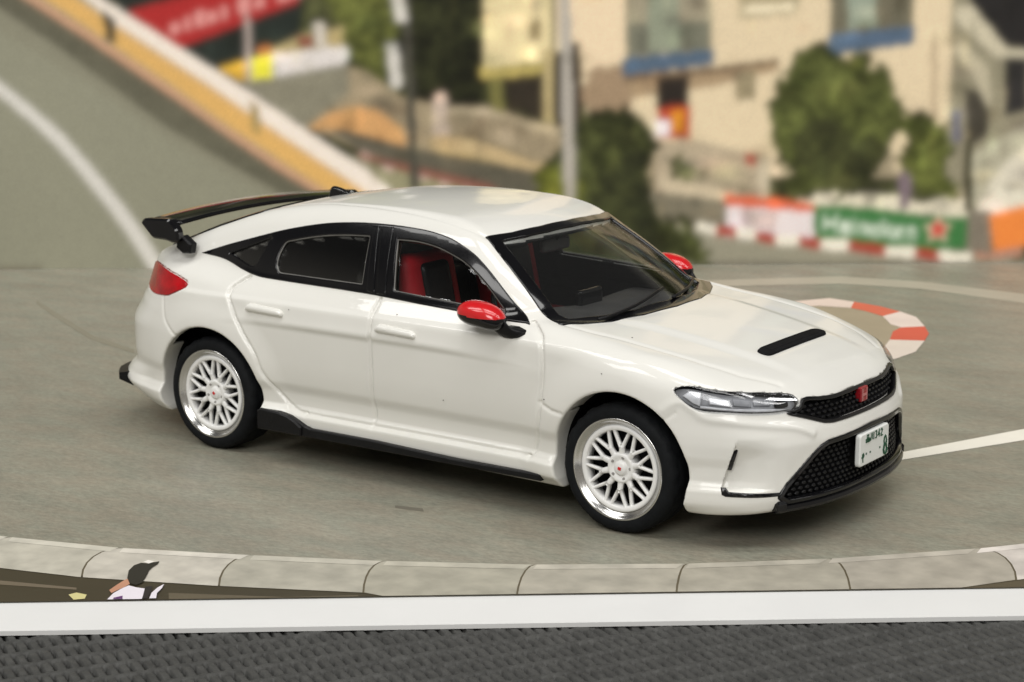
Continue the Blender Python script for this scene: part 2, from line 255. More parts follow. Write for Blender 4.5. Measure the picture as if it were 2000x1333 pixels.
('printed_white_banner','flat',(214,204,206),15,[(2.292,0.561),(3.091,0.491),(3.101,0.192),(2.299,0.254)]),
('printed_red_band','flat',(202,96,66),16,[(2.28,0.644),(2.661,0.614),(3.089,0.556),(3.092,0.481),(2.292,0.542)]),
('printed_grey_print','flat',(184,166,164),16,[(2.413,0.504),(2.757,0.474),(2.752,0.325),(2.426,0.356)]),
('printed_green_banner','flat',(58,112,62),15,[(3.08,0.546),(3.593,0.524),(4.062,0.456),(4.494,0.425),(4.51,0.116),(3.607,0.151),(3.11,0.201)]),
('printed_tyre_stack','concrete',(120,112,100),15,[(4.482,0.49),(4.698,0.48),(4.737,0.095),(4.501,0.106)]),
('printed_orange_block','flat',(220,128,62),15,[(4.69,0.452),(4.996,0.524),(5.46,0.615),(5.483,0.24),(5.016,0.159),(4.745,0.114)]),
('printed_kerb_block','flat',(226,220,206),17,[(2.027,0.396),(2.203,0.376),(2.205,0.273),(2.028,0.335)]),
('printed_kerb_block','flat',(158,64,52),17,[(2.203,0.367),(2.389,0.356),(2.391,0.253),(2.205,0.278)]),
('printed_kerb_block','flat',(226,220,206),17,[(2.389,0.347),(2.566,0.327),(2.569,0.224),(2.391,0.258)]),
('printed_kerb_block','flat',(158,64,52),17,[(2.566,0.317),(2.744,0.288),(2.747,0.185),(2.569,0.229)]),
('printed_kerb_block','flat',(226,220,206),17,[(2.744,0.279),(2.958,0.277),(2.962,0.174),(2.747,0.19)]),
('printed_kerb_block','flat',(158,64,52),17,[(2.959,0.268),(3.156,0.238),(3.159,0.135),(2.961,0.179)]),
('printed_kerb_block','flat',(226,220,206),17,[(3.156,0.229),(3.417,0.227),(3.421,0.124),(3.159,0.14)]),
('printed_kerb_block','flat',(158,64,52),17,[(3.418,0.218),(3.747,0.178),(3.751,0.074),(3.421,0.129)]),
('printed_kerb_block','flat',(226,220,206),17,[(3.747,0.168),(4.029,0.157),(4.033,0.053),(3.751,0.079)]),
('printed_kerb_block','flat',(158,64,52),17,[(4.029,0.147),(4.246,0.127),(4.251,0.023),(4.033,0.058)]),
('printed_kerb_block','flat',(226,220,206),17,[(4.246,0.118),(4.547,0.115),(4.552,0.012),(4.25,0.028)]),
('printed_road_strip','asphalt',(140,136,120),12,[(1.56,0.004),(1.555,0.38),(2.028,0.34),(2.578,0.233),(3.14,0.154),(3.798,0.074),(4.552,0.021),(6.443,0.044),(6.446,0.004)]),
('printed_far_kerb','flat',(168,126,108),14,[(4.548,0.096),(5.015,0.168),(5.022,0.055),(4.599,0.03)]),
('printed_dark_joint','flat',(112,108,96),13,[(2.165,0.004),(2.164,0.04),(3.612,0.014),(4.505,0.017),(4.506,0.004)]),
('printed_lamp_post','flat',(168,162,154),18,[(0.709,4.673),(0.806,4.674),(0.935,0.588),(0.834,0.589)]),
('printed_signal_post','flat',(70,68,60),17,[(-0.643,3.659),(-0.591,3.659),(-0.456,0.689),(-0.538,0.69)]),
('printed_signal_sign','flat',(206,202,196),18,[(-0.695,2.449),(-0.606,2.466),(-0.547,2.184),(-0.646,2.167)]),
('printed_signal_sign','flat',(198,194,188),18,[(-0.742,1.99),(-0.639,2.007),(-0.599,1.615),(-0.698,1.597)]),
('printed_lamp_post','flat',(170,156,150),17,[(-1.991,3.657),(-1.947,3.657),(-1.917,1.673),(-1.97,1.673)]),
('printed_road_line','flat',(200,197,192),6,[(-4.926,2.226),(-4.841,2.174),(-4.717,2.1),(-4.582,2.016),(-4.46,1.937),(-4.356,1.863),(-4.257,1.787),(-4.163,1.714),(-4.078,1.645),(-4.002,1.584),(-3.935,1.528),(-3.872,1.474),(-3.809,1.418),(-3.745,1.36),(-3.682,1.302),(-3.619,1.241),(-3.557,1.176),(-3.493,1.103),(-3.43,1.026),(-3.366,0.947),(-3.305,0.869),(-3.244,0.791),(-3.185,0.714),(-3.127,0.637),(-3.073,0.564),(-3.024,0.494),(-2.979,0.426),(-2.935,0.36),(-2.893,0.293),(-2.848,0.219),(-2.802,0.14),(-2.762,0.07),(-2.734,0.02),(-2.753,0.004),(-2.875,0.004),(-2.903,0.055),(-2.948,0.134),(-2.992,0.21),(-3.033,0.277),(-3.075,0.344),(-3.12,0.412),(-3.168,0.483),(-3.221,0.558),(-3.277,0.635),(-3.335,0.713),(-3.395,0.791),(-3.455,0.87),(-3.517,0.951),(-3.579,1.029),(-3.641,1.102),(-3.703,1.168),(-3.764,1.229),(-3.827,1.288),(-3.89,1.347),(-3.952,1.403),(-4.014,1.458),(-4.08,1.515),(-4.155,1.576),(-4.24,1.645),(-4.332,1.72),(-4.43,1.796),(-4.533,1.871),(-4.653,1.951),(-4.787,2.036),(-4.91,2.111),(-4.994,2.164)]),
('printed_expansion_joint','flat',(112,108,94),6,[(-5.555,0.004),(-5.552,0.041),(-3.816,0.027),(-3.817,0.004)]),
]
FLOOR_PRINT=[
('printed_road_line','flat',(226,222,210),2,[(2.06,-0.342),(2.289,-0.114),(3.151,0.382),(4.366,1.108),(4.24,0.789),(3.07,0.123),(2.266,-0.266),(2.041,-0.425)]),
('printed_pale_band','flat',(168,162,146),1,[(1.997,5.555),(3.185,5.704),(3.832,5.416),(4.528,4.796),(5.324,3.54),(5.1,2.971),(4.401,4.389),(3.743,5.073),(3.109,5.35),(1.954,5.256)]),
('printed_island','flat',(160,148,126),2,[(2.473,4.304),(2.753,4.468),(3.105,4.187),(3.225,3.679),(3.119,3.064),(2.871,2.54),(2.727,2.547),(2.55,3.473)]),
('printed_kerb_block','flat',(218,200,188),3,[(2.514,4.524),(2.878,4.666),(3.043,4.499),(2.96,4.237),(2.726,4.336),(2.554,4.3)]),
('printed_kerb_block','flat',(206,106,82),3,[(3.043,4.499),(3.211,4.291),(3.314,4.07),(3.133,3.889),(3.045,4.104),(2.96,4.237)]),
('printed_kerb_block','flat',(222,206,196),3,[(3.314,4.07),(3.384,3.836),(3.355,3.474),(3.167,3.443),(3.118,3.564),(3.133,3.889)]),
('printed_kerb_block','flat',(204,94,74),3,[(3.355,3.474),(3.316,3.205),(3.218,2.949),(2.974,2.997),(3.068,3.293),(3.167,3.443)]),
('printed_kerb_block','flat',(216,204,192),3,[(2.974,2.997),(3.218,2.949),(3.053,2.566),(2.851,2.338),(2.665,2.28),(2.727,2.547),(2.846,2.68)]),
('printed_crack','flat',(132,128,113),1,[(-3.573,4.859),(-3.25,4.192),(-2.879,3.422),(-2.491,2.896),(-2.47,2.757),(-2.868,3.273),(-3.242,4.027),(-3.554,4.723)]),
('printed_scuff','flat',(110,106,95),1,[(-0.564,-1.028),(-0.422,-1.088),(-0.416,-1.142),(-0.563,-1.073)]),
('printed_gutter','flat',(66,60,46),1,[(-2.934,-2.42),(-3.226,-1.44),(-2.378,-1.929),(-1.975,-2.078),(-1.331,-2.228),(-0.659,-2.348),(-0.553,-2.42)]),
('printed_gutter','flat',(110,100,84),2,[(-3.113,-1.821),(-2.333,-2.133),(-1.968,-2.247),(-1.963,-2.275),(-2.321,-2.19),(-3.095,-1.881)]),
('printed_gutter','flat',(96,88,72),2,[(-1.534,-2.42),(-1.546,-2.335),(-1.018,-2.413),(-0.703,-2.4),(-0.702,-2.42)]),
('printed_gutter','flat',(88,80,64),1,[(1.766,-2.42),(1.767,-2.417),(2.318,-2.288),(3.107,-2.089),(2.977,-2.42)]),
('printed_kerb_stone','stone',(178,174,162),3,[(-3.322,-1.1),(-3.191,-1.158),(-3.06,-1.216),(-2.931,-1.273),(-2.804,-1.33),(-2.678,-1.385),(-2.553,-1.441),(-2.43,-1.49),(-2.461,-1.506),(-2.484,-1.548),(-2.496,-1.616),(-2.497,-1.704),(-2.487,-1.805),(-2.467,-1.911),(-2.568,-1.855),(-2.67,-1.801),(-2.773,-1.747),(-2.877,-1.693),(-2.982,-1.637),(-3.089,-1.581),(-3.197,-1.522),(-3.228,-1.416),(-3.259,-1.314),(-3.285,-1.226),(-3.305,-1.157),(-3.318,-1.113)]),
('printed_stone_edge','stone',(194,190,178),4,[(-3.316,-1.102),(-3.187,-1.16),(-3.059,-1.216),(-2.933,-1.272),(-2.808,-1.328),(-2.684,-1.383),(-2.561,-1.437),(-2.441,-1.487),(-2.467,-1.545),(-2.585,-1.493),(-2.704,-1.441),(-2.824,-1.388),(-2.945,-1.335),(-3.068,-1.281),(-3.191,-1.226),(-3.315,-1.176)]),
('printed_kerb_stone','stone',(182,178,165),3,[(-2.42,-1.494),(-2.339,-1.522),(-2.258,-1.55),(-2.179,-1.577),(-2.099,-1.604),(-2.02,-1.632),(-1.941,-1.659),(-1.863,-1.686),(-1.909,-1.7),(-1.947,-1.743),(-1.973,-1.811),(-1.987,-1.899),(-1.987,-2),(-1.974,-2.107),(-2.042,-2.08),(-2.11,-2.055),(-2.178,-2.03),(-2.246,-2.005),(-2.315,-1.979),(-2.385,-1.952),(-2.457,-1.911),(-2.477,-1.805),(-2.487,-1.705),(-2.486,-1.617),(-2.474,-1.549),(-2.451,-1.506)]),
('printed_stone_edge','stone',(198,194,181),4,[(-2.414,-1.496),(-2.336,-1.523),(-2.258,-1.55),(-2.18,-1.577),(-2.103,-1.603),(-2.026,-1.63),(-1.949,-1.656),(-1.873,-1.682),(-1.903,-1.739),(-1.976,-1.714),(-2.049,-1.689),(-2.122,-1.664),(-2.196,-1.638),(-2.27,-1.613),(-2.345,-1.588),(-2.42,-1.562)]),
('printed_kerb_stone','stone',(188,183,172),3,[(-1.853,-1.688),(-1.763,-1.707),(-1.674,-1.727),(-1.584,-1.746),(-1.495,-1.766),(-1.407,-1.785),(-1.318,-1.804),(-1.23,-1.823),(-1.268,-1.838),(-1.301,-1.882),(-1.325,-1.952),(-1.34,-2.042),(-1.344,-2.146),(-1.337,-2.254),(-1.426,-2.233),(-1.515,-2.212),(-1.604,-2.192),(-1.694,-2.171),(-1.784,-2.15),(-1.874,-2.129),(-1.965,-2.107),(-1.978,-2),(-1.978,-1.899),(-1.964,-1.811),(-1.937,-1.743),(-1.899,-1.701)]),
('printed_stone_edge','stone',(204,199,188),4,[(-1.848,-1.689),(-1.76,-1.708),(-1.673,-1.727),(-1.586,-1.746),(-1.499,-1.765),(-1.412,-1.784),(-1.326,-1.802),(-1.24,-1.821),(-1.273,-1.881),(-1.355,-1.863),(-1.438,-1.845),(-1.521,-1.828),(-1.605,-1.81),(-1.689,-1.791),(-1.773,-1.773),(-1.857,-1.755)]),
('printed_kerb_stone','stone',(168,164,151),3,[(-1.22,-1.825),(-1.131,-1.841),(-1.042,-1.857),(-0.953,-1.873),(-0.865,-1.889),(-0.777,-1.905),(-0.688,-1.921),(-0.601,-1.936),(-0.626,-1.951),(-0.649,-1.996),(-0.668,-2.067),(-0.68,-2.158),(-0.686,-2.262),(-0.686,-2.371),(-0.777,-2.354),(-0.868,-2.338),(-0.959,-2.322),(-1.051,-2.305),(-1.143,-2.289),(-1.235,-2.272),(-1.328,-2.255),(-1.334,-2.146),(-1.331,-2.042),(-1.316,-1.952),(-1.292,-1.882),(-1.259,-1.838)]),
('printed_stone_edge','stone',(184,180,167),4,[(-1.215,-1.826),(-1.128,-1.841),(-1.041,-1.857),(-0.955,-1.873),(-0.868,-1.888),(-0.782,-1.904),(-0.696,-1.92),(-0.61,-1.935),(-0.647,-1.995),(-0.729,-1.981),(-0.812,-1.966),(-0.895,-1.951),(-0.978,-1.936),(-1.061,-1.921),(-1.145,-1.906),(-1.229,-1.891)]),
('printed_kerb_stone','stone',(161,157,143),3,[(-0.591,-1.937),(-0.492,-1.949),(-0.394,-1.961),(-0.295,-1.973),(-0.197,-1.985),(-0.099,-1.996),(-0.001,-2.008),(0.097,-2.019),(0.073,-2.04),(0.049,-2.101),(0.026,-2.197),(0.007,-2.32),(-0.004,-2.42),(-0.594,-2.42),(-0.677,-2.371),(-0.677,-2.262),(-0.671,-2.158),(-0.658,-2.067),(-0.64,-1.996),(-0.617,-1.952)]),
('printed_stone_edge','stone',(177,173,159),4,[(-0.586,-1.938),(-0.49,-1.949),(-0.393,-1.961),(-0.297,-1.973),(-0.2,-1.984),(-0.104,-1.996),(-0.008,-2.007),(0.087,-2.019),(0.046,-2.08),(-0.046,-2.069),(-0.139,-2.058),(-0.232,-2.047),(-0.324,-2.036),(-0.417,-2.025),(-0.511,-2.014),(-0.604,-2.003)]),
('printed_kerb_stone','stone',(166,161,148),3,[(0.106,-2.019),(0.206,-2.022),(0.306,-2.024),(0.405,-2.027),(0.505,-2.029),(0.605,-2.032),(0.705,-2.034),(0.804,-2.037),(0.788,-2.058),(0.767,-2.121),(0.743,-2.22),(0.719,-2.345),(0.707,-2.42),(0.005,-2.42),(0.016,-2.32),(0.035,-2.198),(0.058,-2.102),(0.082,-2.04)]),
('printed_stone_edge','stone',(182,177,164),4,[(0.111,-2.019),(0.209,-2.022),(0.306,-2.024),(0.404,-2.027),(0.502,-2.029),(0.599,-2.032),(0.697,-2.034),(0.795,-2.036),(0.748,-2.102),(0.654,-2.099),(0.56,-2.097),(0.465,-2.095),(0.371,-2.092),(0.277,-2.09),(0.183,-2.088),(0.089,-2.085)]),
('printed_kerb_stone','stone',(161,156,143),3,[(0.814,-2.036),(0.909,-2.03),(1.005,-2.024),(1.101,-2.018),(1.197,-2.011),(1.293,-2.005),(1.389,-1.999),(1.486,-1.993),(1.507,-2.013),(1.517,-2.072),(1.518,-2.162),(1.508,-2.277),(1.489,-2.407),(1.486,-2.42),(0.716,-2.42),(0.728,-2.346),(0.753,-2.22),(0.776,-2.121),(0.797,-2.059)]),
('printed_stone_edge','stone',(177,172,159),4,[(0.819,-2.036),(0.912,-2.03),(1.006,-2.024),(1.099,-2.018),(1.193,-2.012),(1.287,-2.006),(1.382,-1.999),(1.476,-1.993),(1.423,-2.063),(1.332,-2.069),(1.241,-2.074),(1.151,-2.08),(1.061,-2.086),(0.97,-2.092),(0.88,-2.097),(0.791,-2.103)]),
('printed_kerb_stone','stone',(164,158,146),3,[(1.496,-1.991),(1.599,-1.974),(1.702,-1.957),(1.806,-1.94),(1.91,-1.923),(2.014,-1.905),(2.12,-1.888),(2.225,-1.87),(2.267,-1.888),(2.296,-1.936),(2.311,-2.011),(2.31,-2.106),(2.295,-2.213),(2.266,-2.325),(2.147,-2.366),(2.029,-2.407),(1.991,-2.42),(1.495,-2.42),(1.498,-2.407),(1.517,-2.277),(1.527,-2.163),(1.527,-2.072),(1.516,-2.014)]),
('printed_stone_edge','stone',(180,174,162),4,[(1.501,-1.99),(1.601,-1.974),(1.703,-1.957),(1.804,-1.94),(1.906,-1.923),(2.009,-1.906),(2.112,-1.889),(2.215,-1.872),(2.154,-1.948),(2.055,-1.964),(1.956,-1.98),(1.857,-1.996),(1.759,-2.013),(1.661,-2.029),(1.564,-2.045),(1.467,-2.06)]),
('printed_kerb_stone','stone',(194,187,180),3,[(2.236,-1.869),(2.383,-1.829),(2.533,-1.788),(2.684,-1.746),(2.837,-1.704),(2.991,-1.661),(3.147,-1.618),(3.304,-1.575),(3.297,-1.593),(3.275,-1.65),(3.239,-1.74),(3.194,-1.854),(3.143,-1.984),(3.09,-2.119),(2.971,-2.15),(2.853,-2.179),(2.736,-2.209),(2.619,-2.238),(2.504,-2.266),(2.39,-2.295),(2.276,-2.325),(2.304,-2.213),(2.319,-2.106),(2.32,-2.011),(2.306,-1.937),(2.277,-1.888)]),
('printed_stone_edge','stone',(210,203,196),4,[(2.241,-1.868),(2.386,-1.829),(2.534,-1.788),(2.682,-1.747),(2.833,-1.705),(2.984,-1.663),(3.138,-1.621),(3.293,-1.578),(3.218,-1.664),(3.068,-1.705),(2.92,-1.746),(2.773,-1.786),(2.627,-1.826),(2.483,-1.866),(2.341,-1.905),(2.2,-1.94)]),
('printed_kerb_joint','flat',(96,88,70),2,[(-3.326,-1.106),(-2.753,-1.36),(-2.212,-1.573),(-1.699,-1.729),(-1.205,-1.835),(-0.72,-1.923),(-0.243,-1.987),(0.232,-2.03),(0.708,-2.042),(1.191,-2.019),(1.686,-1.967),(2.197,-1.882),(2.741,-1.738),(3.307,-1.581),(3.098,-2.111),(2.569,-2.244),(2.052,-2.393),(1.947,-2.42),(-0.585,-2.42),(-0.705,-2.36),(-1.166,-2.278),(-1.636,-2.177),(-2.121,-2.044),(-2.642,-1.809),(-3.204,-1.513)]),
('printed_spectator_cap','flat',(46,44,38),6,[(-1.759,-2.138),(-1.769,-2.03),(-1.756,-1.957),(-1.729,-1.921),(-1.693,-1.938),(-1.668,-1.916),(-1.646,-1.902),(-1.649,-1.947),(-1.667,-1.991),(-1.675,-2.034),(-1.676,-2.12),(-1.682,-2.205),(-1.705,-2.239),(-1.737,-2.209)]),
('printed_cap_crest','flat',(226,222,214),7,[(-1.72,-1.914),(-1.701,-1.885),(-1.667,-1.909),(-1.691,-1.938)]),
('printed_spectator_face','flat',(186,138,112),5,[(-1.814,-2.296),(-1.793,-2.228),(-1.767,-2.159),(-1.756,-2.145),(-1.735,-2.216),(-1.752,-2.257),(-1.777,-2.297),(-1.798,-2.337)]),
('printed_spectator_shirt','flat',(226,220,228),5,[(-1.803,-2.42),(-1.789,-2.337),(-1.759,-2.271),(-1.737,-2.237),(-1.696,-2.267),(-1.657,-2.282),(-1.653,-2.371),(-1.652,-2.42)]),
('printed_spectator_strap','flat',(48,44,42),6,[(-1.65,-2.42),(-1.66,-2.261),(-1.63,-2.249),(-1.625,-2.318),(-1.627,-2.42)]),
('printed_spectator_sleeve','flat',(224,218,226),7,[(-1.619,-2.42),(-1.619,-2.345),(-1.603,-2.278),(-1.58,-2.23),(-1.582,-2.286),(-1.595,-2.353),(-1.589,-2.42)]),
('printed_bag','flat',(100,64,112),7,[(-1.776,-2.42),(-1.778,-2.405),(-1.742,-2.38),(-1.736,-2.42)]),
('printed_yellow_mark','flat',(204,196,140),3,[(-1.986,-2.342),(-1.955,-2.316),(-1.905,-2.346),(-1.904,-2.399),(-1.951,-2.411)]),
]
# ---------------------------------------------------------------- helpers
def lin(c): return tuple(((v/255)/12.92 if v/255<=.04045 else ((v/255+.055)/1.055)**2.4) for v in c)
MATS={}
def mat(name,col,rough=.5,metal=0,coat=0,var=.06,scale=6,bump=0,bscale=40,spec=.5,col2=None,detail=4,trans=0,ior=1.45):
    if name in MATS: return MATS[name]
    m=bpy.data.materials.new(name); m.use_nodes=True; n=m.node_tree.nodes; l=m.node_tree.links
    p=n['Principled BSDF']; tc=n.new('ShaderNodeTexCoord'); nz=n.new('ShaderNodeTexNoise')
    nz.inputs['Scale'].default_value=scale; nz.inputs['Detail'].default_value=detail; l.new(tc.outputs['Object'],nz.inputs['Vector'])
    mx=n.new('ShaderNodeMix'); mx.data_type='RGBA'
    c2=col2 if col2 else tuple(min(1,v*(1+var)) for v in col); c1=col if col2 else tuple(v*(1-var) for v in col)
    mx.inputs[6].default_value=(*c1,1); mx.inputs[7].default_value=(*c2,1)
    rp=n.new('ShaderNodeMapRange'); rp.inputs[1].default_value=.3; rp.inputs[2].default_value=.7
    l.new(nz.outputs['Fac'],rp.inputs[0]); l.new(rp.outputs[0],mx.inputs[0]); l.new(mx.outputs[2],p.inputs['Base Color'])
    p.inputs['Roughness'].default_value=rough; p.inputs['Metallic'].default_value=metal
    p.inputs['Coat Weight'].default_value=coat; p.inputs['Coat Roughness'].default_value=.02
    p.inputs['Specular IOR Level'].default_value=spec; p.inputs['IOR'].default_value=ior
    p.inputs['Transmission Weight'].default_value=trans
    if bump:
        b=n.new('ShaderNodeBump'); b.inputs['Strength'].default_value=1; b.inputs['Distance'].default_value=bump*K
        nb=n.new('ShaderNodeTexNoise'); nb.inputs['Scale'].default_value=bscale; nb.inputs['Detail'].default_value=2
        l.new(tc.outputs['Object'],nb.inputs['Vector']); l.new(nb.outputs['Fac'],b.inputs['Height']); l.new(b.outputs['Normal'],p.inputs['Normal'])
        if coat: l.new(b.outputs['Normal'],p.inputs['Coat Normal'])
    MATS[name]=m; return m
def mat_glass(name,tint,gloss=1.0,rough=.02):
    if name in MATS: return MATS[name]
    m=bpy.data.materials.new(name); m.use_nodes=True; n=m.node_tree.nodes; l=m.node_tree.links
    for x in list(n):
        if x.type!='OUTPUT_MATERIAL': n.remove(x)
    out=[x for x in n if x.type=='OUTPUT_MATERIAL'][0]
    t=n.new('ShaderNodeBsdfTransparent'); t.inputs[0].default_value=(*tint,1)
    g=n.new('ShaderNodeBsdfGlossy'); g.inputs['Roughness'].default_value=rough
    fr=n.new('ShaderNodeFresnel'); fr.inputs['IOR'].default_value=1.5
    tc=n.new('ShaderNodeTexCoord'); nz=n.new('ShaderNodeTexNoise'); nz.inputs['Scale'].default_value=5; l.new(tc.outputs['Object'],nz.inputs['Vector'])
    b=n.new('ShaderNodeBump'); b.inputs['Distance'].default_value=.0005*K; l.new(nz.outputs['Fac'],b.inputs['Height'])
    l.new(b.outputs['Normal'],g.inputs['Normal']); l.new(b.outputs['Normal'],fr.inputs['Normal'])
    mm=n.new('ShaderNodeMath'); mm.operation='MULTIPLY'; mm.inputs[1].default_value=gloss; l.new(fr.outputs[0],mm.inputs[0])
    mx=n.new('ShaderNodeMixShader'); l.new(mm.outputs[0],mx.inputs[0]); l.new(t.outputs[0],mx.inputs[1]); l.new(g.outputs[0],mx.inputs[2]); l.new(mx.outputs[0],out.inputs['Surface'])
    MATS[name]=m; return m
def mesh_obj(name,verts,faces,m,parent=None,smooth=True,label=None):
    me=bpy.data.meshes.new(name)
    if isinstance(verts,np.ndarray): verts=verts.tolist()
    if isinstance(faces,np.ndarray): faces=faces.tolist()
    me.from_pydata(verts,[],faces); me.materials.append(m)
    if smooth: me.shade_smooth()
    else: me.shade_flat()
    o=bpy.data.objects.new(name,me); COL.objects.link(o)
    if parent: o.parent=parent
    if label: o['label']=label
    return o
def thing(o,label,cat,kind=None):
    o['label']=label; o['category']=cat
    if kind: o['kind']=kind
    o.scale=(K,K,K); return o
class MB:
    """collects vertices and faces of one part"""
    def __init__(s): s.v=[]; s.f=[]
    def add(s,V,F):
        n=len(s.v); s.v+= [tuple(map(float,p)) for p in V]; s.f+=[tuple(i+n for i in q) for q in F]; return s
    def prism(s,poly,axis,a,b,bev=0):
        """polygon in the plane across axis, from a to b (edges chamfered by bev)"""
        P=np.array(poly,float); ar=sum(P[i-1][0]*P[i][1]-P[i][0]*P[i-1][1] for i in range(len(P)))
        if ar<0: P=P[::-1]
        N=len(P); rings=[]
        def ring(q,t):
            o={0:lambda u,v:(t,u,v),1:lambda u,v:(v,t,u),2:lambda u,v:(u,v,t)}[axis]
            return [o(*p) for p in q]
        if bev>0:
            I=inset(P,bev); sg=1 if b>a else -1
            rings=[ring(I,a),ring(P,a+sg*bev),ring(P,b-sg*bev),ring(I,b)]
        else: rings=[ring(P,a),ring(P,b)]
        V=[p for r_ in rings for p in r_]; F=[]
        for k in range(len(rings)-1):
            for i in range(N):
                j=(i+1)%N; F.append((k*N+i,k*N+j,(k+1)*N+j,(k+1)*N+i))
        F.append(tuple(range(N))[::-1]); F.append(tuple((len(rings)-1)*N+i for i in range(N)))
        if b<a: F=[q[::-1] for q in F]
        return s.add(V,F)
    def lathe(s,prof,cen,n=48,close=False):
        """profile of (r, y) turned about the y axis through cen"""
        V=[];F=[];M=len(prof)
        for i in range(n):
            t=2*math.pi*i/n
            for r_,y in prof: V.append((cen[0]+r_*math.cos(t),cen[1]+y,cen[2]+r_*math.sin(t)))
        for i in range(n):
            j=(i+1)%n
            for k in range(M if close else M-1):
                k2=(k+1)%M; F.append((i*M+k,i*M+k2,j*M+k2,j*M+k))
        return s.add(V,F)
    def tube(s,pts,r,n=8):
        P=[Vector(p) for p in pts]; V=[];F=[]
        rr=r if hasattr(r,'__len__') else [r]*len(P)
        for i,p in enumerate(P):
            d=(P[min(i+1,len(P)-1)]-P[max(i-1,0)]).normalized()
            u=d.cross(Vector((0,0,1)) if abs(d.z)<.9 else Vector((1,0,0))).normalized(); v=d.cross(u)
            for k in range(n):
                t=2*math.pi*k/n; V.append(p+(u*math.cos(t)+v*math.sin(t))*rr[i])
        for i in range(len(P)-1):
            for k in range(n):
                k2=(k+1)%n; F.append((i*n+k,i*n+k2,(i+1)*n+k2,(i+1)*n+k))
        F.append(tuple(range(n))[::-1]); F.append(tuple((len(P)-1)*n+k for k in range(n)))
        return s.add(V,F)
    def obj(s,name,m,parent=None,smooth=False,label=None):
        o=mesh_obj(name,s.v,s.f,m,parent,smooth,label); return o
def inset(P,d):
    P=np.array(P,float); N=len(P); out=[]
    for i in range(N):
        a,b,c=P[i-1],P[i],P[(i+1)%N]
        u=(b-a)/(np.hypot(*(b-a))+1e-9); v=(c-b)/(np.hypot(*(c-b))+1e-9)
        n1=np.array([-u[1],u[0]]); n2=np.array([-v[1],v[0]]); n=n1+n2; n/=max(np.hypot(*n),1e-6)
        out.append(b+n*d/max(n@n1,.4))
    return np.array(out)
def nets(f,lo,hi,h,grid=None,iters=3,half=False):
    """mesh of f=0 by surface nets; half: second axis starts at a cell centred on w=0"""
    ax=[np.arange(lo[i],hi[i]+h,h) for i in range(3)]
    if half: ax[1]=np.arange(-h/2,hi[1]+h,h)
    if grid is None:
        X,Y,Z=np.meshgrid(*ax,indexing='ij'); G=f(X.ravel(),Y.ravel(),Z.ravel()).reshape(X.shape)
    else: G=grid(*ax)
    nx,ny,nz=G.shape; S=G<0
    c=np.zeros((nx-1,ny-1,nz-1),np.uint8)
    for dx in (0,1):
        for dy in (0,1):
            for dz in (0,1): c+=S[dx:nx-1+dx,dy:ny-1+dy,dz:nz-1+dz]
    act=(c>0)&(c<8); idx=np.full(act.shape,-1,np.int64); I,J,Kk=np.nonzero(act); idx[I,J,Kk]=np.arange(len(I))
    acc=np.zeros((len(I),3)); cnt=np.zeros(len(I))
    cor=[(a,b,d) for a in (0,1) for b in (0,1) for d in (0,1)]
    val=np.stack([G[I+a,J+b,Kk+d] for a,b,d in cor],1).astype(float)
    for p in range(8):
        for q in range(p+1,8):
            if sum(abs(cor[p][k]-cor[q][k]) for k in range(3))!=1: continue
            A,B=val[:,p],val[:,q]; m=(A<0)!=(B<0); t=np.where(m,A/np.where(m,A-B,1),0)
            for k in range(3): acc[:,k]+=np.where(m,cor[p][k]+t*(cor[q][k]-cor[p][k]),0)
            cnt+=m
    V=acc/cnt[:,None]+np.stack([I,J,Kk],1); V=np.stack([ax[k][0]+V[:,k]*h for k in range(3)],1)
    V0=V.copy(); e=.0012
    for it in range(iters):
        v=f(V[:,0],V[:,1],V[:,2]); g=np.zeros_like(V)
        for k in range(3):
            d=np.zeros(3); d[k]=e
            A=V+d; g[:,k]=(f(A[:,0],A[:,1],A[:,2])-v)/e
        g2=np.maximum((g*g).sum(1),.15); st=-(v/g2)[:,None]*g
        V=V+np.clip(st,-.4*h,.4*h); V=V0+np.clip(V-V0,-.75*h,.75*h)
    Fs=[]
    for k in range(3):
        a=[slice(0,n) for n in (nx,ny,nz)]; b=list(a); a[k]=slice(0,-1); b[k]=slice(1,None)
        s0=S[tuple(a)]; s1=S[tuple(b)]; E=np.stack(np.nonzero(s0!=s1),1)
        o1,o2=(k+1)%3,(k+2)%3
        ok=(E[:,o1]>0)&(E[:,o2]>0)&(E[:,o1]<(nx,ny,nz)[o1]-1)&(E[:,o2]<(nx,ny,nz)[o2]-1); E=E[ok]
        q=[]
        for d1,d2 in ((0,0),(1,0),(1,1),(0,1)):
            C2=E.copy(); C2[:,o1]-=1-d1; C2[:,o2]-=1-d2; q.append(idx[C2[:,0],C2[:,1],C2[:,2]])
        Q=np.stack(q,1); ins=s0[E[:,0],E[:,1],E[:,2]]
        Q=np.where(ins[:,None],Q,Q[:,::-1]); Fs.append(Q)
    F=np.concatenate(Fs); F=F[(F>=0).all(1)]
    if half:
        mid=J==0; V[mid,1]=0
        v=f(V[:,0],V[:,1],V[:,2]); g=np.zeros_like(V)
        for k in range(3): d=np.zeros(3); d[k]=.002; A=V+d; g[:,k]=f(A[:,0],A[:,1],A[:,2])-v
        g[mid,1]=0; g/=np.linalg.norm(g,axis=1)[:,None]+1e-12
        return V,F,g
    return V,F
def rbox(x,y,z,c,h,r):
    qx=np.abs(x-c[0])-h[0]+r; qy=np.abs(y-c[1])-h[1]+r; qz=np.abs(z-c[2])-h[2]+r
    return np.sqrt(np.maximum(qx,0)**2+np.maximum(qy,0)**2+np.maximum(qz,0)**2)+np.minimum(np.maximum(np.maximum(qx,qy),qz),0)-r
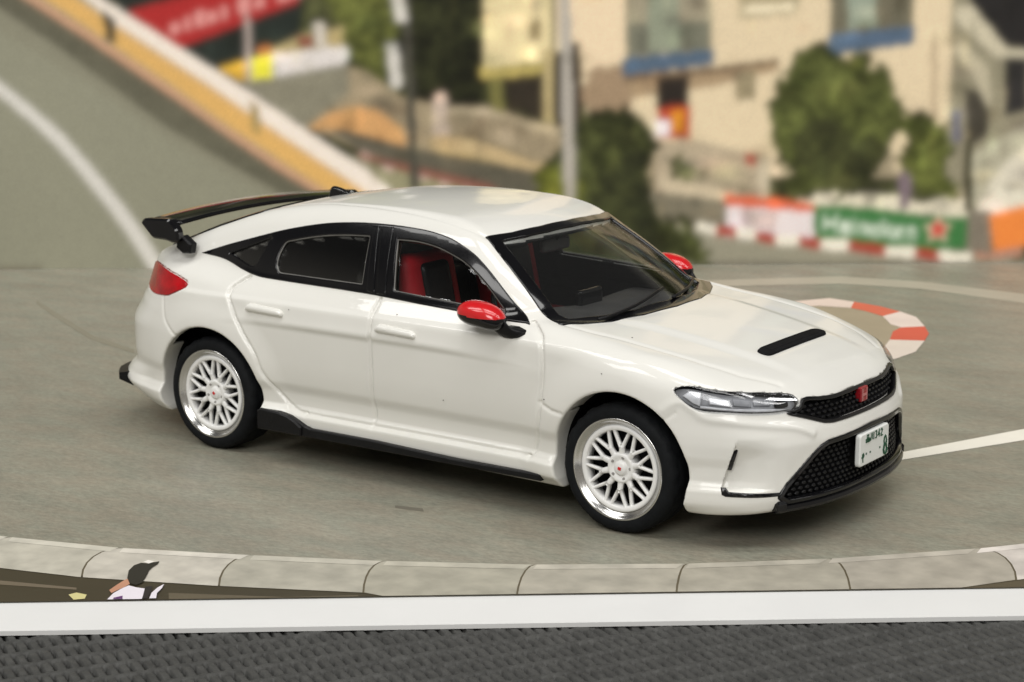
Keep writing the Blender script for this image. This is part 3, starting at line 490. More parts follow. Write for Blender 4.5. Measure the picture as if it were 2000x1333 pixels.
def flat_print(name,poly,m,parent,frame,z,soft=0):
    P=[tuple(p) for p in poly]; o=[frame(p[0],p[1],z) for p in P]
    me=bpy.data.meshes.new(name); bm=bmesh.new(); vs=[bm.verts.new(q) for q in o]
    try: f=bm.faces.new(vs)
    except ValueError: return None
    bmesh.ops.triangulate(bm,faces=[f]); bm.normal_update()
    bm.to_mesh(me); bm.free(); me.materials.append(m)
    ob=bpy.data.objects.new(name,me); COL.objects.link(ob); ob.parent=parent; return ob
# ---------------------------------------------------------------- the printed street sheet, the upright print behind it and the mat
PA=math.radians(38.05); U1=Vector((math.cos(PA),math.sin(PA),0)); U2=Vector((-math.sin(PA),math.cos(PA),0))
TB=6.39; TF=-2.767; TP=-2.42; SL,SR=-8.0,8.5; HT=5.2
def on_floor(s,t,z): p=U1*s+U2*t; return (p.x,p.y,z)
def on_back(s,z,o): p=U1*s+U2*(TB-o); return (p.x,p.y,z)
def mat_asphalt(name,c,sp=1.0):
    m=bpy.data.materials.new(name); m.use_nodes=True; n=m.node_tree.nodes; l=m.node_tree.links; p=n['Principled BSDF']
    tc=n.new('ShaderNodeTexCoord'); mp=n.new('ShaderNodeMapping'); mp.inputs['Rotation'].default_value=(0,0,-PA); mp.inputs['Scale'].default_value=(1,2.2,1)
    l.new(tc.outputs['Object'],mp.inputs['Vector'])
    def noise(s,d,r=.55):
        q=n.new('ShaderNodeTexNoise'); q.inputs['Scale'].default_value=s; q.inputs['Detail'].default_value=d; q.inputs['Roughness'].default_value=r; l.new(mp.outputs[0],q.inputs['Vector']); return q
    def ramp(src,a,b,c0,c1):
        r_=n.new('ShaderNodeMapRange'); r_.inputs[1].default_value=a; r_.inputs[2].default_value=b; r_.inputs[3].default_value=c0; r_.inputs[4].default_value=c1; l.new(src,r_.inputs[0]); return r_.outputs[0]
    A=ramp(noise(20,8,.8).outputs['Fac'],.32,.68,.70,1.30); B=ramp(noise(1.1,3).outputs['Fac'],.3,.7,.88,1.12); D=ramp(noise(5.5,4).outputs['Fac'],.3,.7,.93,1.07)
    def mul(a,b):
        q=n.new('ShaderNodeMath'); q.operation='MULTIPLY'; l.new(a,q.inputs[0]); l.new(b,q.inputs[1]); return q.outputs[0]
    v=mul(mul(A,B),D)
    hue=n.new('ShaderNodeMix'); hue.data_type='RGBA'; hue.inputs[6].default_value=(c[0]*1.03,c[1]*.995,c[2]*.98,1); hue.inputs[7].default_value=(c[0]*.97,c[1]*1.01,c[2]*1.01,1)
    l.new(ramp(noise(3.3,4).outputs['Fac'],.38,.62,0,1),hue.inputs[0])
    vm=n.new('ShaderNodeVectorMath'); vm.operation='SCALE'; l.new(hue.outputs[2],vm.inputs[0]); l.new(v,vm.inputs['Scale']); l.new(vm.outputs[0],p.inputs['Base Color'])
    p.inputs['Roughness'].default_value=.42; p.inputs['Specular IOR Level'].default_value=.35
    return m
M_ASPH=mat_asphalt('printed asphalt',(.262,.249,.199))
M_PAPER=mat('white card',(.76,.762,.755),rough=.45,var=.015,scale=3)
M_EDGE=mat('cut card edge',(.80,.80,.78),rough=.7,var=.03,scale=20)
def print_mat(kind,rgb,gain):
    key='print %s %d %d %d %.2f'%(kind,*rgb,gain)
    c=tuple(min(.9,v*gain) for v in lin(rgb))
    if key in MATS: return MATS[key]
    if kind=='asphalt': m=mat_asphalt(key,c); MATS[key]=m; return m
    if kind=='foliage': return mat(key,tuple(v*.35 for v in c),rough=.5,scale=3.6,col2=tuple(v*1.9 for v in c),detail=6,spec=.25)
    if kind=='foliage2': return mat(key,tuple(v*.45 for v in c),rough=.5,scale=4.2,col2=tuple(v*1.6 for v in c),detail=6,spec=.25)
    if kind=='concrete': return mat(key,c,rough=.5,var=.16,scale=3.2,detail=6,spec=.25)
    if kind=='stone': return mat(key,c,rough=.45,var=.17,scale=7,detail=9,spec=.3)
    return mat(key,c,rough=.5,var=.05,scale=2.5,spec=.25)
# floor sheet: a card board with a white margin along its cut front edge
fs=MB(); fs.add([on_floor(SL,TF,-.026),on_floor(SR,TF,-.026),on_floor(SR,TB,-.026),on_floor(SL,TB,-.026),on_floor(SL,TF,-.006),on_floor(SR,TF,-.006),on_floor(SR,TB,-.006),on_floor(SL,TB,-.006)],
 [(3,2,1,0),(4,5,6,7),(0,1,5,4),(1,2,6,5),(2,3,7,6),(3,0,4,7)])
floor_sheet=fs.obj('printed_street_sheet',M_PAPER); thing(floor_sheet,'flat card sheet printed with grey road, kerb stones and white margin, under the model car','printed sheet')
flat_print('printed_road_surface',[(SL,TP),(SR,TP),(SR,TB-.012),(SL,TB-.012)],M_ASPH,floor_sheet,on_floor,0.0)
FG,BGN=1.06,1.55
def organic(poly,amp,seed,n=3):
    rr=random.Random(seed); P=[Vector(p) for p in poly]; out=[]
    for i in range(len(P)):
        a,b=P[i],P[(i+1)%len(P)]; k=max(1,int((b-a).length/.10))
        for j in range(k): q=a.lerp(b,j/k); out.append((q.x+rr.uniform(-amp,amp),max(.006,q.y+rr.uniform(-amp,amp))))
    return out
for i,(nm,kind,rgb,L,pl) in enumerate(FLOOR_PRINT): flat_print(nm,pl,print_mat(kind,rgb,FG),floor_sheet,on_floor,.0012*L)
# the upright print: the picture is laid out as colour regions, softened as print is, and kept as one mesh per printed thing
RES=.018; PS0,PS1=SL,SR
NS,NZ=int((PS1-PS0)/RES),int(HT/RES)
ps=PS0+(np.arange(NS)+.5)*RES; pz=(np.arange(NZ)+.5)*RES; PSX,PZX=np.meshgrid(ps,pz,indexing='ij')
rng=np.random.default_rng(5)
def vnoise(cell):
    a,b=int(NS*RES/cell)+3,int(NZ*RES/cell)+3; g=rng.random((a,b)); x=np.arange(NS)*RES/cell; y=np.arange(NZ)*RES/cell
    xi,yi=x.astype(int),y.astype(int); fx,fy=x-xi,y-yi; fx=fx*fx*(3-2*fx); fy=fy*fy*(3-2*fy)
    A=g[np.ix_(xi,yi)]*(1-fy)+g[np.ix_(xi,yi+1)]*fy; B=g[np.ix_(xi+1,yi)]*(1-fy)+g[np.ix_(xi+1,yi+1)]*fy
    return A*(1-fx[:,None])+B*fx[:,None]
def fbm(c,o=4):
    r=0; a=1; t=0
    for k in range(o): r=r+a*vnoise(c/2**k); t+=a; a*=.62
    return r/t
N1,N2,N3,NB,N5=fbm(.40,4),fbm(.14,3),fbm(.9,5),fbm(.22,4),fbm(.055,2)
img=np.zeros((NS,NZ,3)); img[:]=np.array(lin((132,131,115)))*(.93+.14*N3)[...,None]
rid=np.zeros((NS,NZ),int); names=['printed_far_road_surface']
def paint(m,rgb,kind,nm,reg=True):
    c=np.array(lin(rgb)); old=img[m].copy()
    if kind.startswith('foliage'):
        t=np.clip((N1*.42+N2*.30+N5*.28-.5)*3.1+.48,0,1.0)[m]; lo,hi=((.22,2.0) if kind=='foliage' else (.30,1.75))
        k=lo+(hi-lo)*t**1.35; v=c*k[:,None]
    elif kind=='concrete': v=c*(.70+.60*(N1*.35+N2*.30+N5*.35))[m][:,None]
    else: v=c*(.95+.10*(.6*N1+.35*N2+.05*N5))[m][:,None]
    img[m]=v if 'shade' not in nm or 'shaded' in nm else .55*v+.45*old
    if reg: names.append(nm); rid[m]=len(names)-1
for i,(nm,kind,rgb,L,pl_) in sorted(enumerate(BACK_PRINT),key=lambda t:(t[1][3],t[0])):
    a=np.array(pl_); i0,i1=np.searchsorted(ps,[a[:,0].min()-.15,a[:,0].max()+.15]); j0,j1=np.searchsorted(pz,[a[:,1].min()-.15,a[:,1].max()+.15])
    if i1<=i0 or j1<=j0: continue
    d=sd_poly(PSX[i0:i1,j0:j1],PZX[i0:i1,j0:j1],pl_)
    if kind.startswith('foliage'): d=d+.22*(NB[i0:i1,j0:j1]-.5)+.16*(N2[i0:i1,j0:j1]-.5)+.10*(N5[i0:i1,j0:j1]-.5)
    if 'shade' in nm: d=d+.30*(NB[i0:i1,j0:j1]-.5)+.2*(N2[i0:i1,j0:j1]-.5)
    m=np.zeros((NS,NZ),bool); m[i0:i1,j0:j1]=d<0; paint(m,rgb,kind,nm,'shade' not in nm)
def paint_text(body,size,rgb,fn):
    c=bpy.data.curves.new('lettering','FONT'); c.body=body; c.size=size; c.align_x='CENTER'; c.align_y='CENTER'; c.resolution_u=3
    t=bpy.data.objects.new('lettering',c); me=bpy.data.meshes.new_from_object(t); me.calc_loop_triangles(); m=np.zeros((NS,NZ),bool)
    P=[fn(v.co.x,v.co.y) for v in me.vertices]
    for lt in me.loop_triangles:
        tri=[P[k] for k in lt.vertices]; a=np.array(tri); i0,i1=np.searchsorted(ps,[a[:,0].min(),a[:,0].max()]); j0,j1=np.searchsorted(pz,[a[:,1].min(),a[:,1].max()])
        if i1>i0 and j1>j0: m[i0:i1,j0:j1]|=sd_poly(PSX[i0:i1,j0:j1],PZX[i0:i1,j0:j1],tri)<RES*.3
    bpy.data.objects.remove(t); bpy.data.curves.remove(c); bpy.data.meshes.remove(me); paint(m,rgb,'flat','printed_lettering')
rc=random.Random(11); skip=('road','line','orange_barrier','white_rail','barrier_','banner','apartment','upper_wall','lamp_post','kerb')
for k in range(1500):                                   # small unreadable detail of the printed scene: stones, leaves, railings, shadows
    i_,j_=rc.randrange(NS),rc.randrange(int(2.9/RES)); nm_=names[rid[i_,j_]]
    soft=any(q_ in nm_ for q_ in ('apartment','upper_wall'))
    if any(q_ in nm_ for q_ in skip) and not (soft and rc.random()<.08): continue
    a,b=rc.uniform(1,7),rc.uniform(1,4)
    if rc.random()<.3: a,b=rc.uniform(.8,1.6),rc.uniform(3,9)
    i0,i1,j0,j1=max(0,i_-10),min(NS,i_+11),max(0,j_-10),min(NZ,j_+11)
    II,JJ=np.meshgrid(np.arange(i0,i1)-i_,np.arange(j0,j1)-j_,indexing='ij'); w_=np.exp(-((II/a)**2+(JJ/b)**2))[...,None]
    g_=rc.choice([.45,.6,.75,1.35,1.6]) if not soft else rc.choice([.86,.92,1.08]); hue=np.array([rc.uniform(.92,1.1),1,rc.uniform(.85,1.08)])
    img[i0:i1,j0:j1]*=1+w_*(g_*hue-1)*.8
paint_text('Heineken',.250,(222,230,218),lambda x,y:(3.60+x*.92,.335+y-.09*x))
def star(cx,cy,r_): return [(cx+math.sin(k*math.pi/5)*(r_ if k%2==0 else r_*.45),cy+math.cos(k*math.pi/5)*(r_ if k%2==0 else r_*.45)) for k in range(10)]
paint(sd_poly(PSX,PZX,star(4.225,.315,.150))<0,(206,196,172),'flat','printed_star_outline'); paint(sd_poly(PSX,PZX,star(4.225,.315,.105))<0,(190,52,44),'flat','printed_star')
for k,(x0,w0_) in enumerate([(-2.62,.10),(-2.50,.07),(-2.41,.09),(-2.29,.08),(-2.17,.05),(-2.02,.11),(-1.88,.09),(-1.68,.12),(-1.53,.08),(-1.42,.09)]):
    z0=2.06+.30*(x0+2.62); hh=.10+.02*(k%3)          # unreadable smudged words on the red banner
    paint(sd_poly(PSX,PZX,[(x0,z0),(x0+w0_,z0+.3*w0_),(x0+w0_,z0+.3*w0_+hh),(x0,z0+hh)])<0,(206,140,136),'flat','printed_lettering',False)
def gblur(a,s):
    k=int(3*s)+1; w_=np.exp(-.5*(np.arange(-k,k+1)/s)**2); w_/=w_.sum()
    for ax_ in (0,1):
        p=np.pad(a,[(k,k) if q_==ax_ else (0,0) for q_ in range(3)],mode='edge'); a=sum(w_[q_]*np.take(p,range(q_,q_+a.shape[ax_]),ax_) for q_ in range(2*k+1))
    return a
img=gblur(img,1.75)*(.97+.06*N5)[...,None]*BGN
VN=(NS+1)*(NZ+1)
gs,gz=np.meshgrid(PS0+np.arange(NS+1)*RES,np.arange(NZ+1)*RES,indexing='ij')
GV=np.stack([gs*U1.x+(TB-.004)*U2.x,gs*U1.y+(TB-.004)*U2.y,gz],-1).reshape(-1,3)
pim=np.pad(img,[(0,1),(0,1),(0,0)],mode='edge'); gcol=np.concatenate([pim.reshape(-1,3),np.ones((VN,1))],1)
ii,jj=np.meshgrid(np.arange(NS),np.arange(NZ),indexing='ij'); q0=(ii*(NZ+1)+jj); GF=np.stack([q0,q0+NZ+1,q0+NZ+2,q0+1],-1).reshape(-1,4)
bs=MB(); bs.add([on_back(SL,-.045,-.06),on_back(SR,-.045,-.06),on_back(SR,HT,-.06),on_back(SL,HT,-.06),on_back(SL,-.045,0),on_back(SR,-.045,0),on_back(SR,HT,0),on_back(SL,HT,0)],
 [(3,2,1,0),(5,6,7,4),(1,5,4,0),(2,6,5,1),(3,7,6,2),(0,4,7,3)])
backdrop=bs.obj('printed_backdrop_panel',M_EDGE); thing(backdrop,'upright printed panel showing a street corner with barriers, trees and flats behind the car','printed panel')
M_PRINT=bpy.data.materials.new('matt photo print'); M_PRINT.use_nodes=True
_n=M_PRINT.node_tree.nodes; _l=M_PRINT.node_tree.links; _p=_n['Principled BSDF']; _a=_n.new('ShaderNodeAttribute'); _a.attribute_name='ink'
_tc=_n.new('ShaderNodeTexCoord'); _nz=_n.new('ShaderNodeTexNoise'); _nz.inputs['Scale'].default_value=60; _l.new(_tc.outputs['Object'],_nz.inputs['Vector'])
_mr=_n.new('ShaderNodeMapRange'); _mr.inputs[3].default_value=.9; _mr.inputs[4].default_value=1.1; _l.new(_nz.outputs['Fac'],_mr.inputs[0])
_vm=_n.new('ShaderNodeVectorMath'); _vm.operation='SCALE'; _l.new(_a.outputs['Color'],_vm.inputs[0]); _l.new(_mr.outputs[0],_vm.inputs['Scale']); _l.new(_vm.outputs[0],_p.inputs['Base Color'])
_p.inputs['Roughness'].default_value=.5; _p.inputs['Specular IOR Level'].default_value=.25
fr_=rid.reshape(-1)
for k in np.unique(fr_):
    Fk=GF[fr_==k]; u_,inv_=np.unique(Fk.ravel(),return_inverse=True)
    ob=mesh_obj(names[k],GV[u_],inv_.reshape(-1,4),M_PRINT,backdrop)
    at_=ob.data.color_attributes.new('ink','FLOAT_COLOR','POINT'); at_.data.foreach_set('color',gcol[u_].astype(np.float32).ravel())
# rubber mat with a woven relief
def weave(nu,nv,du,dvv,rot):
    u=np.linspace(0,1,nu); v=np.linspace(0,1,nv); S_=-6.3+12.6*u; T_=-4.3+1.75*v
    S,T=np.meshgrid(S_,T_,indexing='ij'); c,s=math.cos(rot),math.sin(rot)
    jit=.5*np.sin(2.1*S+1.7*T)+.3*np.sin(5.7*S-2.3*T)+.15*np.sin(17*S+11*T)
    a=(S*c+T*s)/du+jit*.12; b=(-S*s+T*c)/dvv+jit*.06
    row=np.floor(b); fb=b-row; aa=a+.5*(row%2); col=np.floor(aa); fa=aa-col
    def rnd(k): return np.modf(np.abs(np.sin(col*12.9898*k+row*78.233+k)*43758.5453))[0]
    e=.46+.03*(rnd(1)-.5); tilt=(fb-.5)*.10
    nub=np.clip((e-np.abs(fa+tilt-.5))/.16,0,1); nub=nub*nub*(3-2*nub)*(.72+.30*rnd(2))*(1-.45*(2*(fb-.5))**2)
    rg=np.minimum(fb,1-fb); ridge=np.clip((.15-rg)/.06,0,1); ridge=ridge*ridge*(3-2*ridge)*(.92+.10*np.cos(2*math.pi*(fa+.5))+.12*rnd(3))
    hgt=np.maximum(nub*1.05,ridge)*.020
    slot=np.clip((np.abs(fa+tilt-.5)-.345-.04*(rnd(4)-.5))/.035,0,1)*np.clip((.36-np.abs(fb-.5))/.05,0,1); hgt=hgt*(1-slot)-.055*slot
    return S,T,hgt
S_,T_,H_=weave(2500,190,.0505,.140,math.radians(22))
nu,nv=S_.shape
V=np.stack([S_*U1.x+T_*U2.x,S_*U1.y+T_*U2.y,-.026-.021+H_],-1).reshape(-1,3)
ii,jj=np.meshgrid(np.arange(nu-1),np.arange(nv-1),indexing='ij'); q=(ii*nv+jj).ravel()
Fm=np.stack([q,q+nv,q+nv+1,q+1],1)
M_MAT=mat('black rubber',(.060,.060,.057),rough=.6,var=.25,scale=14,bump=.003,bscale=70,spec=.4)
rm=mesh_obj('rubber_mat',V,Fm,M_MAT); thing(rm,'black woven-textured rubber mat along the cut edge of the printed sheet','mat')
base=MB(); base.add([on_floor(-9,-5.2,-.16),on_floor(9.5,-5.2,-.16),on_floor(9.5,TB+2,-.16),on_floor(-9,TB+2,-.16),on_floor(-9,-5.2,-.105),on_floor(9.5,-5.2,-.105),on_floor(9.5,TB+2,-.105),on_floor(-9,TB+2,-.105)],
 [(3,2,1,0),(4,5,6,7),(0,1,5,4),(1,2,6,5),(2,3,7,6),(3,0,4,7)]).obj('mat_backing',M_MAT,rm)
# ---------------------------------------------------------------- the car body: details carved into the implicit shape
FG_POLY=round_poly([(-.182,1.300),(-.03,1.303),(.12,1.284),(.321,1.226),(.485,1.130),(.625,1.022),(.645,.995),(.60,.996),(-.100,1.030)],[.02,.1,.1,.1,.1,.04,.015,.04,.02])
RG_POLY=round_poly([(-.945,1.222),(-.80,1.256),(-.660,1.281),(-.50,1.296),(-.350,1.302),(-.300,1.040),(-.924,1.042),(-.962,1.090),(-.966,1.140)],[.03,.1,.1,.1,.02,.02,.03,.03,.05])
QG_POLY=round_poly([(-1.352,1.116),(-1.035,1.240),(-1.095,1.060),(-1.14,1.057)],[.02,.02,.03,.03])
DLO=round_poly([(-1.569,1.095),(-1.373,1.160),(-.990,1.270),(-.82,1.308),(-.659,1.336),(-.48,1.352),(-.311,1.358),(-.15,1.357),(.005,1.349),(.10,1.337),(.192,1.319),(.344,1.264),(.452,1.196),(.562,1.118),(.674,1.036),(.792,.966),(.636,.966),(.363,.982),(.077,.992),(-.198,1.006),(-.48,1.011),(-.759,1.013),(-1.055,1.017),(-1.193,1.041),(-1.361,1.086)],[.004]+[.08]*14+[.012]+[.1]*9)
WS=[(.345,.578),(.40,.42),(.44,.22),(.455,0),(.44,-.22),(.40,-.42),(.345,-.578),(.60,-.655),(.90,-.742),(.935,-.745),(1.004,-.655),(1.081,-.490),(1.140,-.294),(1.165,0),(1.140,.294),(1.081,.490),(1.004,.655),(.935,.745),(.90,.742),(.60,.655)]
WS_IN=[(.405,.530),(.452,.38),(.485,.20),(.498,0),(.485,-.20),(.452,-.38),(.405,-.530),(.65,-.605),(.86,-.665),(.92,-.655),(1.02,-.46),(1.08,-.27),(1.10,0),(1.08,.27),(1.02,.46),(.92,.655),(.86,.665),(.65,.605)]
RW=[(-1.28,.50),(-1.28,-.50),(-1.62,-.53),(-1.93,-.50),(-1.93,.50),(-1.62,.53)]
HL=smooth_line([(.556,.762),(.580,.778),(.640,.784),(.747,.770),(.90,.757),(1.035,.744),(1.120,.728),(1.148,.695),(1.115,.669),(1.047,.662),(.92,.667),(.792,.674),(.679,.677),(.625,.694),(.583,.728)],3,True)
GR=round_poly([(0,.692),(.276,.690),(.38,.698),(.46,.709),(.497,.704),(.522,.672),(.60,.655),(.513,.627),(.400,.588),(.340,.580),(0,.578),(-.340,.580),(-.400,.588),(-.513,.627),(-.60,.655),(-.522,.672),(-.497,.704),(-.46,.709),(-.38,.698),(-.276,.690)],.012,2)
LG=round_poly([(0,.512),(.400,.500),(.455,.484),(.507,.448),(.577,.385),(.655,.315),(.690,.262),(.640,.228),(0,.224),(-.640,.228),(-.690,.262),(-.655,.315),(-.577,.385),(-.507,.448),(-.455,.484),(-.400,.500)],.015,2)
TL=smooth_line([(-.485,.950),(-.60,.985),(-.746,1.006),(-.90,1.004),(-1.05,.985),(-1.10,.93),(-1.05,.88),(-.90,.855),(-.757,.842),(-.64,.848),(-.564,.858),(-.50,.890),(-.470,.918)],3,True)
HOODP=[(.93,.735),(1.2,.722),(1.5,.712),(1.72,.690),(1.90,.64),(2.05,.54),(2.14,.42),(2.185,.28),(2.20,0),(2.185,-.28),(2.14,-.42),(2.05,-.54),(1.90,-.64),(1.72,-.690),(1.5,-.712),(1.2,-.722),(.93,-.735)]
L_RD=smooth_line([(-1.12,1.012),(-1.185,.965),(-1.206,.930),(-1.19,.885),(-1.096,.741),(-.998,.612),(-.955,.517),(-.884,.427),(-.795,.340),(-.72,.312),(-.66,.305)],4)
L_B=[(-.168,.99),(-.180,.91),(-.176,.63),(-.186,.42),(-.188,.305)]
L_FD=smooth_line([(.79,.968),(.86,.940),(.915,.895),(.930,.80),(.929,.69),(.910,.515),(.885,.40),(.862,.32),(.84,.305)],4)
L_BOT=[(-.66,.305),(-.19,.305),(.30,.306),(.84,.305)]
L_FB=[(.915,.60),(.96,.585),(1.00,.572),(1.06,.566)]
L_RB=smooth_line([(-1.735,.86),(-1.715,.78),(-1.69,.72),(-1.62,.66),(-1.57,.63)],3)
L_FBUMP=smooth_line([(1.70,.66),(1.66,.63),(1.60,.60)],3)
L_RAIL=smooth_line([(-1.28,.475),(-.95,.492),(-.56,.520),(-.13,.550),(.2,.580),(.345,.578)],3)
L_HOOD=[(p[0],p[1]) for p in HOODP[:6]]
L_RIDGE=smooth_line([(.500,.668),(.545,.705),(.585,.712),(.625,.686),(.678,.647),(.779,.637),(.922,.621),(1.08,.600),(1.16,.580),(1.216,.551)],4)
CARVE=[('side',FG_POLY,.11),('side',RG_POLY,.11),('side',QG_POLY,.11),('top',WS_IN,.11),('top',RW,.11),('fd',HL,.050),('front',GR,.045),('front',LG,.060),('rd',TL,.012)]
GROOVE=[('side',L_RD,.014,.011),('side',L_B,.013,.010),('side',L_FD,.014,.011),('side',L_BOT,.012,.010),('side',L_FB,.007,.010),('side',L_RB,.007,.011),('side',L_FBUMP,.005,.010),('top',L_RAIL,.006,.014),('top',L_HOOD,.006,.016),('fd',L_RIDGE,-.0085,.020)]
ARCH=[(1.388,.338,.381),(-1.360,.325,.390)]
def bb(pl,mg): a=np.array(pl); return a[:,0].min()-mg,a[:,0].max()+mg,a[:,1].min()-mg,a[:,1].max()+mg
CB=[bb(c[1],.03) for c in CARVE]; GB=[bb(g_[1],.06) for g_ in GROOVE]
def f_arch(x,w,z):
    o=None
    for cx,cz,r_ in ARCH:
        zz=np.where(z<cz-.12,cz-.12+(z-(cz-.12))*.35,z)
        d=np.maximum(np.hypot(x-cx,zz-cz)-r_,.50-w)
        o=d if o is None else np.minimum(o,d)
    return o
def f_cav(x,w,z,fb): return np.maximum(np.maximum(fb+.05,.58-z),np.maximum(x-1.10,-1.80-x))
def f_full(x,w,z):
    w=np.abs(w); fb=f_base(x,w,z); f=fb.copy()
    # air curtain in the front bumper corner: a hollow that deepens towards the slit
    t,zz,dom=FRAME['fd'](x,w,z)
    sl=.786+(zz-.40)*.235
    hollow=.050*sstep(-.004,.006,t-sl)*sstep(.26,.0,t-sl)*sstep(.300,.312,zz)*sstep(.56,.44,zz)*(dom>0)
    f=f+hollow
    for (fr,pl,dp,wd),(a,b,c,d) in zip(GROOVE,GB):
        u,v,dm=FRAME[fr](x,w,z); m=(u>a)&(u<b)&(v>c)&(v<d)&(dm>0)
        if m.any(): f[m]=f[m]+dp*np.exp(-seg_d2(u[m],v[m],pl)/(wd*wd))
    for (fr,pl,dp),(a,b,c,d) in zip(CARVE,CB):
        u,v,dm=FRAME[fr](x,w,z); m=(u>a)&(u<b)&(v>c)&(v<d)&(dm>-.05)
        if m.any():
            R=np.maximum(np.maximum(sd_poly(u[m],v[m],pl),-(fb[m]+dp)),-dm[m]); f[m]=smax(f[m],-R,.010)
    f=smax(f,-f_arch(x,w,z),.016)
    return smax(f,-f_cav(x,w,z,fb),.01)
def body_grid(ax,ay,az):
    G=np.empty((len(ax),len(ay),len(az)),np.float32)
    for i0 in range(0,len(ax),48):
        X,Y,Z=np.meshgrid(ax[i0:i0+48],np.abs(ay),az,indexing='ij'); sh=X.shape
        x,w,z=X.ravel(),Y.ravel(),Z.ravel(); fb=f_base(x,w,z); fa=f_arch(x,w,z); fc=f_cav(x,w,z,fb)
        g_=np.maximum(np.maximum(fb,-fa),-fc)
        m=(np.abs(g_)<.035)|((fb<.03)&(fb>-.14))
        g_[m]=f_full(x[m],w[m],z[m]); G[i0:i0+48]=g_.reshape(sh)
    return G
HB=.0100
Vb,Fb,Nb=nets(f_full,(-2.46,0,.12),(2.36,1.0,1.50),HB,grid=body_grid,iters=2,half=True)
# ---------------------------------------------------------------- car materials
PAINT=mat('white enamel',(.775,.767,.725),rough=.30,spec=.25,coat=.62,var=.012,scale=3,bump=.0003,bscale=9)
BLACK=mat('gloss black enamel',(.004,.004,.005),rough=.12,spec=.25,coat=.45,var=.2,scale=8)
SATIN=mat('satin black plastic',(.007,.007,.008),spec=.25,rough=.38,var=.2,scale=14,bump=.001,bscale=60)
LINING=mat('matt black lining',(.006,.006,.007),spec=.15,rough=.75,var=.3,scale=12)
RED=mat('red enamel',(.62,.008,.012),rough=.25,coat=.8,var=.06,scale=6)
REDSEAT=mat('red seat plastic',(.50,.012,.022),rough=.55,var=.15,scale=10)
RUBBER=mat('tyre rubber',(.0075,.0085,.010),rough=.68,spec=.18,var=.2,scale=20,bump=.002,bscale=70)
CHROME=mat('polished rim',(.60,.595,.58),rough=.20,metal=1,var=.03,scale=6)
RIMWHITE=mat('white rim paint',(.86,.86,.85),rough=.35,coat=.3,var=.02,scale=10)
GLASS=mat_glass('clear window plastic',(.92,.93,.93),.30)
GLASSD=mat_glass('dark window plastic',(.72,.73,.73),2.2)
LENS=mat_glass('clear lamp lens',(.97,.975,.985),.6,.03)
TAIL=mat('red lamp lens',(.40,.004,.008),rough=.2,spec=.3,coat=.3,var=.25,scale=14)
SILVER=mat('lamp reflector',(.74,.75,.77),rough=.3,metal=.15,var=.2,scale=20)
LAMPGREY=mat('lamp bowl',(.30,.305,.32),rough=.4,metal=0,var=.3,scale=16)
PLATE=mat('number plate white',(.82,.84,.82),rough=.35,coat=.3,var=.01,scale=8)
GREENINK=mat('green ink',(.012,.075,.035),rough=.5,var=.1,scale=30)
LUGGREY=mat('lug recess',(.30,.29,.28),rough=.5,var=.1,scale=20)
EDGE_GLINT=mat('window edge glint',(.16,.155,.145),rough=.3,coat=.3,var=.2,scale=12)
car=bpy.data.objects.new('model_car',None); COL.objects.link(car); car.empty_display_size=.5
thing(car,'white five-door hatchback model car with red mirrors, black rear wing and white mesh wheels','model car')
# ---------------------------------------------------------------- split the casting into its panels
V2=Vb.copy(); V2[:,1]*=-1                                   # -y: the side towards the camera
cen=Vb[Fb].mean(1); e1_=Vb[Fb[:,2]]-Vb[Fb[:,0]]; e2_=Vb[Fb[:,3]]-Vb[Fb[:,1]]; nn=np.cross(e1_,e2_); nn/=np.linalg.norm(nn,axis=1)[:,None]+1e-12
cx_,cw_,cz_=cen.T; fbc=f_base(cx_,cw_,cz_); fac=f_arch(cx_,cw_,cz_)
part=np.full(len(Fb),'body_shell',dtype='<U16')
dash_in=(fbc<-.028)&(cz_>.5)&(fac>.03)
inside=lambda u,v,pl: sd_poly(u,v,pl)<0
DOOR_R=L_RD+[(-.19,.305)]+L_B[::-1][1:]+[(-.17,1.03),(-1.0,1.03)]
DOOR_F=[(-.188,.305)]+L_BOT[2:3]+L_FD[::-1]+[(.78,1.0),(-.168,1.03)]+L_B[:-1]
sidem=(cw_>.55)&(cz_<1.03)
part[(cz_>.62)&inside(cx_,cw_,[(p[0],p[1]) for p in HOODP]+[])&(nn[:,2]>.3)&(cx_>.9)]='hood'
part[(cz_>1.25)&(nn[:,2]>.4)&inside(cx_,cw_,L_RAIL+[(.46,0),(-1.28,0)])&(fbc>-.03)]='roof_panel'
part[sidem&inside(cx_,cz_,DOOR_R)&(fbc>-.03)]='rear_door'
part[sidem&inside(cx_,cz_,DOOR_F)&(fbc>-.03)]='front_door'
part[(part=='body_shell')&(cx_>1.60)&(cz_<.70)&(fac>.02)]='front_bumper'
part[(part=='body_shell')&(cx_<-1.60)&(cz_<.85)&(cx_<-1.57-.25*(cz_-.62))&(fac>.02)]='rear_bumper'
part[(fac<.03)&(cw_<.80)]='wheel_well'; part[(part=='wheel_well')&(cx_<0)]='wheel_well_r'
part[(cz_<.215)&(nn[:,2]<-.985)]='underbody'
part[dash_in]='cabin_lining'
mats={'wheel_well':LINING,'wheel_well_r':LINING,'underbody':LINING,'cabin_lining':LINING}
def sub_mesh(V,F):
    u,inv_=np.unique(F.ravel(),return_inverse=True); sub_mesh.u=u; return V[u],inv_.reshape(F.shape)
def set_normals(o,n): o.data.normals_split_custom_set_from_vertices(n.tolist()); return o
panels={}
